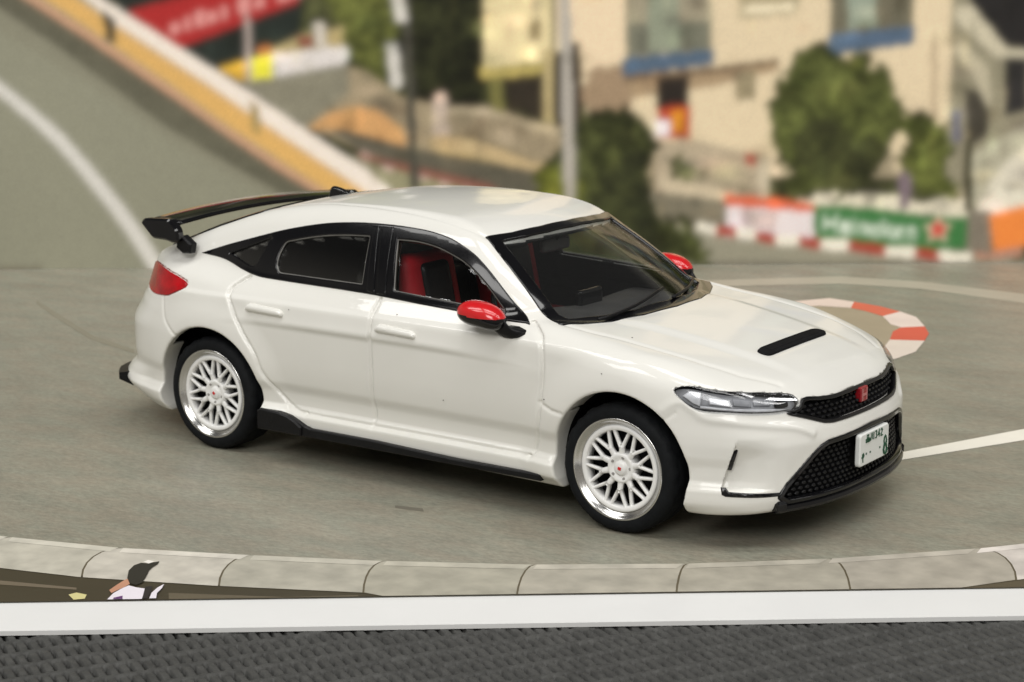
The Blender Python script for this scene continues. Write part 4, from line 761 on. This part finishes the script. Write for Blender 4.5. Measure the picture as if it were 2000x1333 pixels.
for nm in np.unique(part):
    Fp=Fb[part==nm]; v,f=sub_mesh(Vb,Fp)
    near=v.copy(); near[:,1]*=-1; nv_=Nb[sub_mesh.u]; nn2=nv_*[1,-1,1]
    if nm in ('rear_door','front_door','wheel_well','wheel_well_r'):
        pn=str(nm).replace('_r','') if 'well' in nm else str(nm)
        panels[nm,-1]=set_normals(mesh_obj(pn,near,f[:,::-1],mats.get(nm,PAINT),car),nn2); panels[nm,1]=set_normals(mesh_obj(pn,v,f,mats.get(nm,PAINT),car),nv_)
    else:
        n0=len(v); mid=np.abs(v[:,1])<1e-9; mp=np.where(mid,np.arange(n0),np.arange(n0)+n0)
        panels[nm,0]=mesh_obj(nm,np.concatenate([v,near]),np.concatenate([f,mp[f][:,::-1]]),mats.get(nm,PAINT),car)
        if len(panels[nm,0].data.vertices)==2*n0: set_normals(panels[nm,0],np.concatenate([nv_,nn2]))
# ---------------------------------------------------------------- patches that lie on the body surface
def surf(fr,u,v,side):
    """points of the smooth body under plane coordinates (u,v); returns (x,y,z) and normals"""
    u=np.asarray(u,float); v=np.asarray(v,float)
    def pos(s):
        if fr=='side': return u,s*np.ones_like(u)*1.0,v,
        if fr=='top': return u,v,s
        if fr=='front': return s,u,v
        if fr=='fd': return (u+s)*1.0*S2+0*u, (s-u)*S2, v
        if fr=='rd': return (u-s)*S2,(u+s)*S2,v
    s=np.full(u.shape,{'side':1.05,'top':1.55,'front':2.45,'fd':2.45,'rd':2.45}[fr]); 
    for k in range(45): s=s-f_base(*_abs(pos(s)))*(.9 if k<30 else .6)
    x,y,z=pos(s); e=.003
    def F_(a,b,c): return f_base(a,np.abs(b),c)
    n=np.stack([F_(x+e,y,z)-F_(x-e,y,z),F_(x,y+e,z)-F_(x,y-e,z),F_(x,y,z+e)-F_(x,y,z-e)],-1); n/=np.linalg.norm(n,axis=1)[:,None]+1e-12
    P=np.stack([x+0*u,y+0*u,z+0*u],-1)
    if fr in ('side','fd','rd'): P=P*[1,side,1]; n=n*[1,side,1]
    return P,n
def _abs(p): return p[0],np.abs(p[1]),p[2]
def shrink(pl,d): 
    P=np.array(pl); ar=sum(P[i-1][0]*P[i][1]-P[i][0]*P[i-1][1] for i in range(len(P)))
    return [tuple(q_) for q_ in inset(P if ar>0 else P[::-1],d)]
def resample(pl,h):
    out=[]
    for i in range(len(pl)):
        a=np.array(pl[i]); b=np.array(pl[(i+1)%len(pl)]); k=max(1,int(math.ceil(np.hypot(*(b-a))/h)))
        for j in range(k): out.append(tuple(a+(b-a)*j/k))
    return out
def patch(name,fr,outer,holes,off,thick,h,m,parent,side=-1,bev=.004,label=None,bw=None):
    loops=[resample(outer,h)]+[resample(x,h) for x in holes]
    pts=[];edges=[]
    for lp in loops:
        n0=len(pts); pts+=lp; edges+=[(n0+i,n0+(i+1)%len(lp)) for i in range(len(lp))]
    nb=len(pts); A=np.array(loops[0]); gx=np.arange(A[:,0].min(),A[:,0].max(),h); gy=np.arange(A[:,1].min(),A[:,1].max(),h*.87)
    bwid=(bw if bw else min(.006,.4*h)) if bev>0 else 0
    def bdist(px,py): return np.sqrt(np.min([seg_d2(px,py,lp+[lp[0]]) for lp in loops],axis=0))
    def indist(px,py):
        d=sd_poly(px,py,loops[0])
        for lp in loops[1:]: d=np.maximum(d,-sd_poly(px,py,lp))
        return d
    if bwid:
        for q_,frac in enumerate(((1.0,) if not bw else (.25,.55,1.0))):
            for lp in loops:
                for sgn in (1,-1):
                    I=np.array(shrink(lp,sgn*bwid*frac)); ok=indist(I[:,0],I[:,1])<-.93*bwid*frac
                    pts+=[tuple(t_) for t_ in I[ok]]
    GX,GY=np.meshgrid(gx,gy,indexing='ij'); GX=GX+.5*h*(np.arange(len(gy))%2)[None,:]; gxr,gyr=GX.ravel(),GY.ravel()
    d=indist(gxr,gyr)
    k=d<-(bwid+.35*h); pts+=list(zip(gxr[k],gyr[k]))
    r_=delaunay_2d_cdt([Vector(p) for p in pts],edges,[],0,1e-6)
    vo=np.array([tuple(v) for v in r_[0]]); tri=np.array([t for t in r_[2] if len(t)==3])
    ce=vo[tri].mean(1); d=sd_poly(ce[:,0],ce[:,1],loops[0])
    for lp in loops[1:]: d=np.maximum(d,-sd_poly(ce[:,0],ce[:,1],lp))
    tri=tri[d<0]
    P,n=surf(fr,vo[:,0],vo[:,1],side)
    db=np.full(len(vo),1e9)
    for lp in loops: db=np.minimum(db,np.sqrt(seg_d2(vo[:,0],vo[:,1],lp+[lp[0]])))
    edge=db<1e-5
    drop=bev*np.clip(1-db/max(bwid,1e-6),0,1) if bw is None else bev*(1-np.sqrt(np.clip(1-np.clip(1-db/bw,0,1)**2,0,1)))
    top=P+n*(off-drop)[:,None]; bot=P+n*(off-thick)
    t3=vo[tri]; ar=np.cross(t3[:,1]-t3[:,0],t3[:,2]-t3[:,0]); tri=np.where((ar>0)[:,None],tri,tri[:,::-1])
    tn=np.cross(P[tri[:,1]]-P[tri[:,0]],P[tri[:,2]]-P[tri[:,0]]); flip=(tn*n[tri[:,0]]).sum(1).mean()<0
    if flip: tri=tri[:,::-1]
    N=len(vo); F=[tuple(t) for t in tri]+[tuple(t[::-1]+N) for t in tri]
    ed={}
    for t in tri:
        for a,b in ((t[0],t[1]),(t[1],t[2]),(t[2],t[0])): ed[(a,b)]=1
    for a,b in ed:
        if (b,a) not in ed: F.append((b,a,a+N,b+N))
    ob=mesh_obj(name,np.concatenate([top,bot]),[tuple(int(i) for i in q_) for q_ in F],m,parent,True,label)
    if bw is None:
        vn=np.zeros(2*N*3,np.float32); ob.data.vertex_normals.foreach_get('vector',vn); vn=vn.reshape(-1,3)
        keep=(db>bwid*.5)|(bev==0); vn[:N][keep]=n[keep]; vn[N:][db>1e-5]=-n[db>1e-5]
        ob.data.normals_split_custom_set_from_vertices(vn.tolist())
    return ob
for sd in (-1,1):
    tr=patch('window_trim','side',DLO,[shrink(FG_POLY,.009),shrink(RG_POLY,.009),shrink(QG_POLY,.009)],.006,.05,.018,BLACK,car,sd,.004)
    for pl,gm in ((FG_POLY,GLASS),(RG_POLY,GLASSD),(QG_POLY,GLASSD)):
        patch('side_window','side',shrink(pl,-.006),[],-.010,.006,.03,gm,car,sd,0)
    for pl in (FG_POLY,RG_POLY): patch('window_edge_glint','side',shrink(pl,.004),[shrink(pl,.013)],.0015,.01,.02,EDGE_GLINT,tr,sd,.001)  # grey outline: the bright reflection along the glass edge, put in as colour
    # raised pillar strip between the two doors
    patch('pillar_strip','side',[(-.350,1.337),(-.312,1.341),(-.210,1.012),(-.268,1.018)],[],.0115,.012,.03,BLACK,tr,sd,.004)
    patch('pillar_strip','side',[(-.298,1.342),(-.215,1.345),(-.135,1.012),(-.196,1.012)],[],.0115,.012,.03,BLACK,tr,sd,.004)
    hl=patch('headlight','fd',shrink(HL,-.004),[],-.034,.012,.02,LAMPGREY,car,sd,0)
    patch('headlight_lens','fd',shrink(HL,-.004),[],.005,.008,.010,LENS,hl,sd,.004)
    patch('lamp_bar','fd',[(.66,.690),(.80,.685),(1.05,.672),(1.12,.676),(1.05,.682),(.80,.697),(.66,.703)],[],-.012,.014,.03,SILVER,hl,sd,.003)
    patch('lamp_signal','fd',[(.585,.745),(.62,.772),(.67,.768),(.66,.70),(.63,.71)],[],-.014,.018,.03,SILVER,hl,sd,.004)
    for k,(a,b) in enumerate(((.70,.80),(.815,.905),(.92,1.01))):
        patch('lamp_cell','fd',[(a,.712),(b,.706),(b,.738),(a,.748)],[],-.024,.012,.03,SILVER if k==0 else LAMPGREY,hl,sd,.003)
    patch('lamp_projector','fd',round_poly([(1.03,.69),(1.10,.685),(1.10,.712),(1.03,.725)],.015),[],-.010,.02,.02,SATIN,hl,sd,.004)
    patch('tail_light','rd',shrink(TL,.002),[],.003,.02,.03,TAIL,car,sd,.006)
    # slit and lower blade of the bumper corner
    def slit(zs,w0,w1): return [( .786+(z-.40)*.235+w0,z) for z in zs]+[(.786+(z-.40)*.235+w1,z) for z in zs[::-1]]
    patch('bumper_slit','fd',slit([.395,.44,.48,.515],-.002,.016),[],-.020,.02,.03,BLACK,car,sd,.002)
    patch('bumper_blade','fd',[(.756,.318),(.778,.318),(.790,.300),(1.04,.290),(1.04,.272),(.775,.276),(.758,.284)],[],.004,.03,.03,BLACK,car,sd,.003)
# windscreen
ws=patch('windscreen','top',WS,[],-.006,.006,.04,GLASS,car,-1,0)
patch('windscreen_border','top',shrink(WS,.000),[shrink(WS_IN,.006)],.004,.03,.018,BLACK,ws,-1,.002)
RWO=round_poly([(-1.20,.57),(-1.20,-.57),(-1.60,-.625),(-1.96,-.60),(-1.96,.60),(-1.60,.625)],.06)
patch('rear_window_border','top',RWO,[shrink(RW,.012)],.008,.04,.03,BLACK,car,-1,.004)
rw=patch('rear_window','top',shrink(RW,-.01),[],-.012,.006,.05,GLASSD,car,-1,0)
# bonnet scoop
HV=round_poly([(1.800,-.29),(1.795,.29),(1.812,.325),(1.840,.335),(1.868,.325),(1.874,.29),(1.880,-.29),(1.874,-.325),(1.842,-.335),(1.812,-.325)],.02,2)
hv=patch('hood_vent','top',HV,[],.014,.03,.02,LINING,car,-1,.010)
patch('vent_slot','top',round_poly([(1.814,-.27),(1.812,.27),(1.856,.27),(1.860,-.27)],.015),[],.0165,.01,.03,LINING,hv,-1,.004)
# upper grille
gr=patch('grille','front',GR,[],-.030,.012,.03,LINING,car,-1,0)
grf=patch('grille_frame','front',shrink(GR,-.005),[shrink(GR,.012)],.007,.05,.011,BLACK,gr,-1,.003)
def studs(poly,pu,pv,mg,off,m_,par,excl=None):
    a=np.array(poly); P=[]
    for iz in range(int((a[:,1].max()-a[:,1].min())/pv)+1):
        for iy in range(-int(a[:,0].max()/pu)-1,int(a[:,0].max()/pu)+2):
            y=iy*pu+(pu/2 if iz%2 else 0); z=a[:,1].min()+pv*(iz+.5)
            if not(excl and excl(y,z)): P.append((y,z))
    P=np.array(P); P=P[sd_poly(P[:,0],P[:,1],poly)<-mg]; Q,n=surf('front',P[:,0],P[:,1],-1); first=None
    for q_,nn_ in zip(Q,n):
        if first is None:
            sm=MB(); hx=[(pu*.36*math.cos(k*math.pi/3),pv*.40*math.sin(k*math.pi/3)) for k in range(6)]; sm.prism(hx,0,-.012,.004,.003); first=sm.obj('grille_cell',m_,par); o=first
        else: o=first.copy(); COL.objects.link(o); o.parent=par
        o.location=tuple(q_+nn_*off); o.rotation_euler=(0,0,math.atan2(nn_[1],nn_[0]))
studs(GR,.044,.021,.018,-.016,SATIN,gr)
# emblem: red badge with a raised H
Pe,ne=surf('front',np.array([-.0]),np.array([.650]),-1); ex=float(Pe[0][0])
EMBRED=mat('badge red',(.30,.012,.018),rough=.25,coat=.6,var=.1,scale=20); em=MB(); em.prism(round_poly([(-.034,.612),(.034,.612),(.042,.688),(-.042,.688)],.010),0,ex-.03,ex+.006,.004); emo=em.obj('emblem',EMBRED,gr,False,'red badge with a raised letter')
M_EMB=mat('badge relief',(.62,.24,.24),rough=.3,metal=.3,var=.1,scale=20)
eh=MB()
for a,b in (((-.028,.620),(-.019,.680)),((.019,.620),(.028,.680))): eh.prism([(a[0],a[1]),(b[0],a[1]),(b[0],b[1]),(a[0],b[1])],0,ex+.0055,ex+.0095)
eh.prism([(-.020,.643),(.020,.643),(.020,.655),(-.020,.655)],0,ex+.0055,ex+.009); eh.obj('emblem_letter',M_EMB,emo)
# lower grille
lg=patch('lower_grille','front',LG,[],-.045,.012,.04,LINING,car,-1,0)
patch('lower_grille_frame','front',shrink(LG,-.004),[shrink(LG,.020)],.006,.06,.014,BLACK,lg,-1,.004)
studs(LG,.042,.024,.030,-.032,SATIN,lg,lambda y,z:abs(y)<.155 and .33<z<.47)
# number plate
px_=2.308; pc=(.0,.400)
pl=MB(); pl.prism(round_poly([(pc[0]-.165,pc[1]-.083),(pc[0]+.165,pc[1]-.083),(pc[0]+.165,pc[1]+.083),(pc[0]-.165,pc[1]+.083)],.022),0,px_-.030,px_,.006); plo=pl.obj('number_plate',PLATE,car,False,'white number plate with green characters')
def strokes(name,lines,wd,cx,cz,sx,sz,m=GREENINK):
    q=MB()
    for ln in lines:
        for a,b in zip(ln[:-1],ln[1:]):
            a=Vector((cx+a[0]*sx,cz+a[1]*sz)); b=Vector((cx+b[0]*sx,cz+b[1]*sz)); d=(b-a).normalized(); n=Vector((-d.y,d.x))*wd/2; a=a-d*wd*.4; b=b+d*wd*.4
            q.prism([tuple(a-n),tuple(b-n),tuple(b+n),tuple(a+n)],0,px_-.002,px_+.002+.0003*len(q.f)/6)
    return q.obj(name,m,plo)
sq=lambda x,y,s:[(x,y),(x+s,y),(x+s,y+s),(x,y+s),(x,y)]
strokes('plate_character',[sq(.28,.55,.44),sq(0,0,.42),sq(.56,0,.42)],.0055,-.103,.435,.040,.034)
strokes('plate_character',[[(.1,1),(.1,.3),(0,0)],[(.5,1),(.5,.1)],[(.95,1),(.95,0)]],.0055,-.050,.435,.036,.034)
strokes('plate_character',[[(0,.95),(.5,1),(.8,.78),(.4,.55),(.8,.3),(.5,0),(0,.08)]],.0055,.002,.435,.022,.036)
strokes('plate_character',[[(.65,0),(.65,1),(0,.32),(1,.32)]],.0055,.032,.435,.024,.036)
strokes('plate_character',[[(0,.8),(.4,1),(.8,.75),(0,0),(.9,0)]],.0055,.066,.435,.022,.036)
strokes('plate_character',[[(.25,.8),(.75,1),(1,.7),(.65,.5)],[(0,.55),(.65,.85)],[(.3,.95),(.55,0)]],.0055,-.146,.342,.026,.042)
oct_=[(math.cos(k*math.pi/4),math.sin(k*math.pi/4)) for k in range(9)]
strokes('plate_character',[[(.5+.34*a,.74+.24*b) for a,b in oct_],[(.5+.44*a,.26+.27*b) for a,b in oct_]],.010,.100,.332,.042,.092)
for y in (-.098,-.052,.058): strokes('plate_dot',[[(0,0),(.4,0)]],.009,y,.376,.010,.010)
# door handles
for nm,x0,x1,z0,z1 in (('rear_door',-1.060,-.790,.862,.856),('front_door',-.135,.131,.851,.845)):
    for sd in (-1,1):
        hp=round_poly([(x0,z0-.022),(x1,z1-.024),(x1+.004,z1+.002),(x1-.02,z1+.018),(x0+.02,z0+.026),(x0-.004,z0+.004)],.018)
        patch('door_handle','side',hp,[],.026,.04,.0075,PAINT,panels[nm,sd],sd,.026,None,.024)
# ---------------------------------------------------------------- aero parts
for sd in (-1,1):
    sk=MB()
    side_pl=[(.93,.232),(.40,.224),(-.15,.238),(-.60,.236),(-.640,.246),(-.690,.268),(-.745,.290),(-.83,.302),(-.955,.306),(-.985,.290),(-.985,.186),(-.60,.186),(.0,.190),(.93,.196)]
    pl_zx=[(z,x) for x,z in side_pl]
    sk.prism(pl_zx,1,sd*.80,sd*.917,.006); sko=sk.obj('side_skirt',SATIN,car)
    fn_=MB(); fn_.prism([(z,x) for x,z in [(-.655,.240),(-.700,.268),(-.755,.290),(-.83,.302),(-.955,.306),(-.982,.290),(-.982,.186),(-.66,.190)]],1,sd*.86,sd*.932,.008); fn_.obj('skirt_fin',SATIN,sko)
def sweep_front(name,prof,wmax,fn,m,n=40,ends=True,sgn=1):
    """section of (outward offset, z) carried along the bumper plan curve fn(w)"""
    q=MB(); V=[];F=[]; M=len(prof)
    ws_=np.linspace(-wmax,wmax,n)
    for w in ws_:
        x=float(fn(np.array([abs(w)]))[0]); e=.01; dx=(float(fn(np.array([abs(w)+e]))[0])-float(fn(np.array([max(abs(w)-e,0)]))[0]))/(2*e)*np.sign(w); nv=Vector((1,-dx)).normalized()
        for o,z in prof: V.append((sgn*(x+nv.x*o),w+nv.y*o,z))
    for i in range(n-1):
        for k in range(M): k2=(k+1)%M; F.append((i*M+k,i*M+k2,(i+1)*M+k2,(i+1)*M+k))
    F.append(tuple(range(M))[::-1]); F.append(tuple((n-1)*M+k for k in range(M)))
    q.add(V,F if sgn<0 else [f_[::-1] for f_ in F]); return q.obj(name,m,car,False)
sweep_front('front_lip',[(-.10,.188),(-.002,.187),(.010,.194),(.014,.206),(.008,.220),(-.02,.228),(-.10,.230)],.70,_Xf,BLACK)
for sd in (-1,1):
    fl=MB(); fl.prism([(2.09,sd*.665),(2.115,sd*.70),(2.150,sd*.70),(2.175,sd*.665),(2.165,sd*.63)],2,.188,.246,.012); fl.obj('lip_winglet',BLACK,car)
sweep_front('rear_diffuser',[(-.12,.20),(.03,.245),(.105,.285),(.105,.325),(.04,.330),(-.12,.32)],.74,_Xr,SATIN,sgn=-1)
# rear wing
sp=bpy.data.objects.new('rear_wing',None); COL.objects.link(sp); sp.parent=car
def airfoil(y):
    a=1-(y/.78)**2; zt=1.262+.034*a; xo=-.02*a
    return [(-1.900+xo,y,zt+.012),(-1.885+xo,y,zt+.018),(-1.80+xo,y,zt+.014),(-1.72+xo,y,zt+.004),(-1.690+xo,y,zt-.008),(-1.71+xo,y,zt-.020),(-1.80+xo,y,zt-.016),(-1.885+xo,y,zt-.004)]
bl=MB(); V=[];F=[]; ys=np.linspace(-.78,.78,33)
for y in ys: V+=airfoil(float(y))
for i in range(len(ys)-1):
    for k in range(8): F.append((i*8+k,(i+1)*8+k,(i+1)*8+(k+1)%8,i*8+(k+1)%8))
F+= [tuple(range(8)),tuple((len(ys)-1)*8+k for k in range(8))[::-1]]
bl.add(V,F).obj('wing_blade',BLACK,sp,True)
for sd in (-1,1):
    ep=MB(); ep.prism([(z,x) for x,z in round_poly([(-1.955,1.250),(-1.925,1.278),(-1.72,1.290),(-1.655,1.235),(-1.645,1.165),(-1.70,1.152),(-1.755,1.164),(-1.86,1.166)],.02,3)],1,sd*.775,sd*.835,.012); ep.obj('wing_endplate',BLACK,sp)
    ft=MB(); ft.prism([(z,x) for x,z in [(-1.70,1.185),(-1.655,1.195),(-1.585,1.150),(-1.60,1.095),(-1.66,1.09),(-1.71,1.12)]],1,sd*.735,sd*.795,.01); ft.obj('wing_foot',SATIN,sp)
# roof fin
def f_fin(x,y,z):
    t=np.clip((x+1.215)/.19,0,1); top=1.380+.055*(1-t**2.2); hw=.030*(1-.55*np.clip((z-1.38)/.09,0,1))*(1-t**3*.8)
    return smax(smax(np.abs(y)-hw,z-top,.02),smax(-1.205-x+.2*(z-1.42),x+1.02,.02),.02)
v,f=nets(f_fin,(-1.26,-.06,1.36),(-.98,.06,1.52),.008); mesh_obj('roof_antenna',v,f,BLACK,car)
# ---------------------------------------------------------------- mirrors
def f_mir(x,y,z):
    # housing: long axis slightly swept, blunt towards the rear, tapering forward
    t=(x-.575)/.138; up=1.0-.55*np.clip(t,0,1)**2
    cz=1.008-.016*t-.012*t*t; hz=.068*np.sqrt(np.clip(1-t*t*.92,0.02,1))
    return (np.sqrt((np.clip(np.abs(t),0,2)/1.0)**2.6+(np.abs(y-.925)/.078)**2.3+(np.abs(z-cz)/.066)**2.1)-1)*.07
v,f=nets(f_mir,(.38,.80,.90),(.80,1.06,1.13),.007)
split=lambda c:c[:,2]>1.004-.004*(c[:,0]-.575)/.145
cm=v[f].mean(1); top=split(cm)
for sd in (-1,1):
    mi=bpy.data.objects.new('side_mirror',None); COL.objects.link(mi); mi.parent=car
    for nm,ms,m_ in (('mirror_cap',top,RED),('mirror_housing',~top,BLACK)):
        vv,ff=sub_mesh(v,f[ms]); vv=vv*[1,sd,1]; mesh_obj(nm,vv,ff if sd>0 else ff[:,::-1],m_,mi)
    st=MB(); V=[];F=[]
    secs=[((.655,.925,.985),.062,.030),((.690,.915,.950),.058,.026),((.715,.900,.928),.064,.028),((.730,.850,.920),.080,.038)]
    for (a,b,c),hx,hz in secs:
        for k in range(10): th=2*math.pi*k/10; V.append((a+hx*math.cos(th),sd*b,c+hz*math.sin(th)-.3*(hx*math.cos(th))*0))
    for i in range(len(secs)-1):
        for k in range(10): k2=(k+1)%10; F.append((i*10+k,i*10+k2,(i+1)*10+k2,(i+1)*10+k))
    F+=[tuple(range(10))[::-1],tuple(30+k for k in range(10))]; st.add(V,F if sd<0 else [q_[::-1] for q_ in F]).obj('mirror_stalk',SATIN,mi,True)
# ---------------------------------------------------------------- wheels
YF=.892
def make_wheel():
    w=MB(); w.lathe([(.0,.125),(.225,.125),(.225,.19),(.0,.19)],(0,0,0),40); face=w.obj('wheel',LINING,car,False)
    ty_=MB(); pr=[(.236,.03),(.243,.010),(.252,.002),(.268,-.004),(.290,-.002),(.308,.006),(.3185,.022),(.323,.044),(.3215,.052),(.3215,.056),(.323,.062),(.323,.120),(.3215,.124),(.3215,.128),(.323,.132),(.323,.19),(.315,.235),(.30,.25),(.236,.24)]
    ty_.lathe(pr,(0,0,0),96,True); ty=ty_.obj('tyre',RUBBER,face,True)
    for me_v in ty.data.vertices:                               # shallow shoulder blocks in the tread
        x,y,z=me_v.co; r_=math.hypot(x,z)
        if r_>.31 and y<.06:
            a=math.atan2(z,x)*24/math.pi; k=.0028*(1 if (a%2)<1 else -1); me_v.co=(x*(1+k/r_),y,z*(1+k/r_))
    lp=MB(); lp.lathe([(.213,.050),(.216,.030),(.219,.022),(.226,.018),(.236,.011),(.241,.005),(.247,.000),(.253,-.003),(.2565,.001),(.258,.010),(.252,.028),(.236,.06),(.214,.09)],(0,0,0),96,True); lp.obj('rim_lip',CHROME,face,True)
    rg=MB(); rg.lathe([(.189,.040),(.192,.022),(.196,.018),(.210,.016),(.216,.018),(.219,.024),(.219,.08),(.189,.08)],(0,0,0),80,True); rg.obj('rim_ring',RIMWHITE,face,True)
    hb=MB(); hb.lathe([(.0,.040),(.040,.040),(.046,.036),(.062,.028),(.072,.030),(.078,.040),(.080,.060),(.080,.11),(0,.11)],(0,0,0),40); hb.obj('wheel_hub',RIMWHITE,face,True)
    cp=MB(); cp.lathe([(0,.022),(.024,.023),(.034,.028),(.038,.038),(.038,.044),(0,.046)],(0,0,0),24); co=cp.obj('centre_cap',RIMWHITE,face,True)
    bd=MB(); bd.prism([(-.006,-.008),(.007,-.008),(.008,.009),(-.007,.009)],1,.0225,.018); bd.obj('cap_badge',RED,co)
    for k in range(5):
        a=2*math.pi*(k+.25)/5; n_=MB(); n_.lathe([(0,.029),(.008,.029),(.009,.033),(.009,.07),(0,.07)],(.056*math.cos(a),0,.056*math.sin(a)),8); n_.obj('lug_hole',LUGGREY,face)
    # ten forked spokes: a stem from the hub that splits into two arms, neighbouring arms ending side by side at the ring
    q=MB()
    def bar(p0,p1,w0_,w1_,y0,y1):
        d=(p1-p0).normalized(); n=Vector((-d.y,d.x)); V=[];F=[]
        for t in (0,.33,.66,1):
            p=p0.lerp(p1,t); hw=w0_+(w1_-w0_)*t; yt=y0+(y1-y0)*t
            for o,y in ((-hw,yt+.022),(-hw,yt+.007),(-hw*.55,yt),(hw*.55,yt),(hw,yt+.007),(hw,yt+.022)): c=p+n*o; V.append((c.x,y,c.y))
        for i in range(3):
            for j in range(6): j2=(j+1)%6; F.append((i*6+j,i*6+j2,(i+1)*6+j2,(i+1)*6+j))
        F+=[tuple(range(6)),tuple(18+j for j in range(6))[::-1]]; q.add(V,F)
    pol=lambda r_,a: Vector((r_*math.cos(a),r_*math.sin(a)))
    bar(pol(.062,0),pol(.124,0),.0165,.0130,.032,.0245)
    for s_ in (-1,1): bar(pol(.108,s_*.045),pol(.202,s_*math.radians(13.4)),.0090,.0078,.024,.0195)
    for k in range(10):
        if k==0: s0_=q.obj('spoke',RIMWHITE,face,True); o=s0_
        else: o=s0_.copy(); COL.objects.link(o); o.parent=face
        o.rotation_euler=(0,2*math.pi*k/10+.1,0)
    return face
w0=make_wheel()
def copy_tree(o,parent):
    c=o.copy(); COL.objects.link(c); c.parent=parent
    for ch in list(o.children): copy_tree(ch,c)
    return c
for i,(x,sd,rot) in enumerate(((AX,-1,.25),(-AX,-1,.62),(AX,1,0),(-AX,1,.4))):
    o=w0 if i==0 else copy_tree(w0,car)
    o.location=(x,sd*YF,WR); o.rotation_euler=(0,rot,0) if sd<0 else (0,rot,math.pi)
for x in (AX,-AX):
    MB().tube([(x,-.80,WR),(x,.80,WR)],.035,12).obj('axle',LINING,car,True)
# ---------------------------------------------------------------- cabin
def seat(yc):
    def part_(nm,c,h,r_,m_,tilt=0):
        ct,st_=math.cos(tilt),math.sin(tilt)
        def f(x,y,z): dx=x-c[0]; dz=z-c[2]; return rbox(dx*ct+dz*st_,y-c[1],-dx*st_+dz*ct,(0,0,0),h,r_)
        v,f_=nets(f,(c[0]-.55,c[1]-.32,c[2]-.5),(c[0]+.55,c[1]+.32,c[2]+.5),.022,iters=2); return mesh_obj(nm,v,f_,m_,s0)
    s0=bpy.data.objects.new('seat',None); COL.objects.link(s0); s0.parent=car
    part_('seat_cushion',(.10,yc,.68),(.26,.23,.09),.07,REDSEAT); part_('seat_back',(-.20,yc,.92),(.09,.23,.27),.08,REDSEAT,.22); part_('seat_centre',(-.12,yc,.92),(.04,.12,.22),.035,SATIN,.22); part_('head_rest',(-.28,yc,1.19),(.055,.12,.07),.05,SATIN,.22)
seat(-.38); seat(.38)
def blk(nm,c,h,r_,m_,par=car,hh=.022):
    v,f_=nets(lambda x,y,z:rbox(x,y,z,c,h,r_),tuple(c[i]-h[i]-.05 for i in range(3)),tuple(c[i]+h[i]+.05 for i in range(3)),hh,iters=2); return mesh_obj(nm,v,f_,m_,par)
blk('rear_bench',(-.95,0,.78),(.30,.66,.16),.08,SATIN); blk('rear_bench_back',(-1.22,0,.92),(.10,.64,.17),.07,SATIN)
M_DASH=mat('dashboard plastic',(.070,.067,.066),rough=.6,var=.2,scale=10,bump=.002,bscale=50)
def f_dash(x,y,z):
    zt=.925-.02*np.abs(y/.7)**2-.10*np.clip((x-.70)/.4,0,1)+.018*np.exp(-((np.abs(y+.36)/.22)**4))*(x<.85)
    return smax(smax(z-zt,.55-z,.03),smax(smax(x-1.05+.30*y*y,.50+.05*np.cos(y*4)-x,.05),np.abs(y)-.70,.04),.04)
v,f_=nets(f_dash,(.40,-.76,.52),(1.12,.76,1.0),.02,iters=2); db=mesh_obj('dashboard',v,f_,M_DASH,car)
blk('dash_screen',(.60,.02,.955),(.02,.11,.05),.012,BLACK,db,.012)
sw=MB(); tl=math.radians(62)
ring=[(.40-.17*math.sin(a)*math.cos(tl),-.38+.17*math.cos(a),.93+.17*math.sin(a)*math.sin(tl)) for a in np.linspace(0,2*math.pi,37)]
sw.tube(ring,.016,8); swo=sw.obj('steering_wheel',SATIN,car,True)
MB().tube([(.40,-.55,.93),(.42,-.38,.92),(.40,-.21,.93)],.018,8).obj('wheel_spoke',SATIN,swo,True); MB().tube([(.40,-.38,.93),(.58,-.38,.86)],.04,10).obj('steering_column',SATIN,swo,True)
M_IM=mat('interior mirror grey',(.10,.095,.095),rough=.4,var=.1,scale=10)
blk('interior_mirror',(.40,-.02,1.235),(.018,.13,.036),.016,M_IM,car,.012); MB().tube([(.40,-.02,1.25),(.45,-.02,1.33)],.012,8).obj('mirror_arm',SATIN,car,True)
M_SPECK=mat('dust speck',(.10,.09,.08),rough=.8,var=.2,scale=30)
for fr,u,v,r_ in (('side',.95,.62,.004),('side',-.02,.93,.003),('side',.30,.52,.003),('side',-.75,.88,.003),('top',1.30,-.66,.004),('side',1.30,.80,.0035)):
    hx=[(u+r_*math.cos(k*math.pi/3),v+r_*.8*math.sin(k*math.pi/3)) for k in range(6)]; patch('dust_speck',fr,hx,[],.003,.004,.05,M_SPECK,car,-1,0)
# wipers and cowl
for ya,yb,xa,xb in ((-.56,.06,1.035,1.03),(.05,.60,1.10,.90)):
    P,n=surf('top',np.linspace(xa,xb,9)+.03*np.sin(np.linspace(0,math.pi,9)),np.linspace(ya,yb,9),-1); P=P+n*.016
    MB().tube([tuple(p) for p in P],.008,6).obj('wiper',SATIN,car,True)
bpy.context.view_layer.update()
print('objects',len(bpy.data.objects),'tris',sum(len(o.data.polygons)*2 for o in bpy.data.objects if o.type=='MESH'))
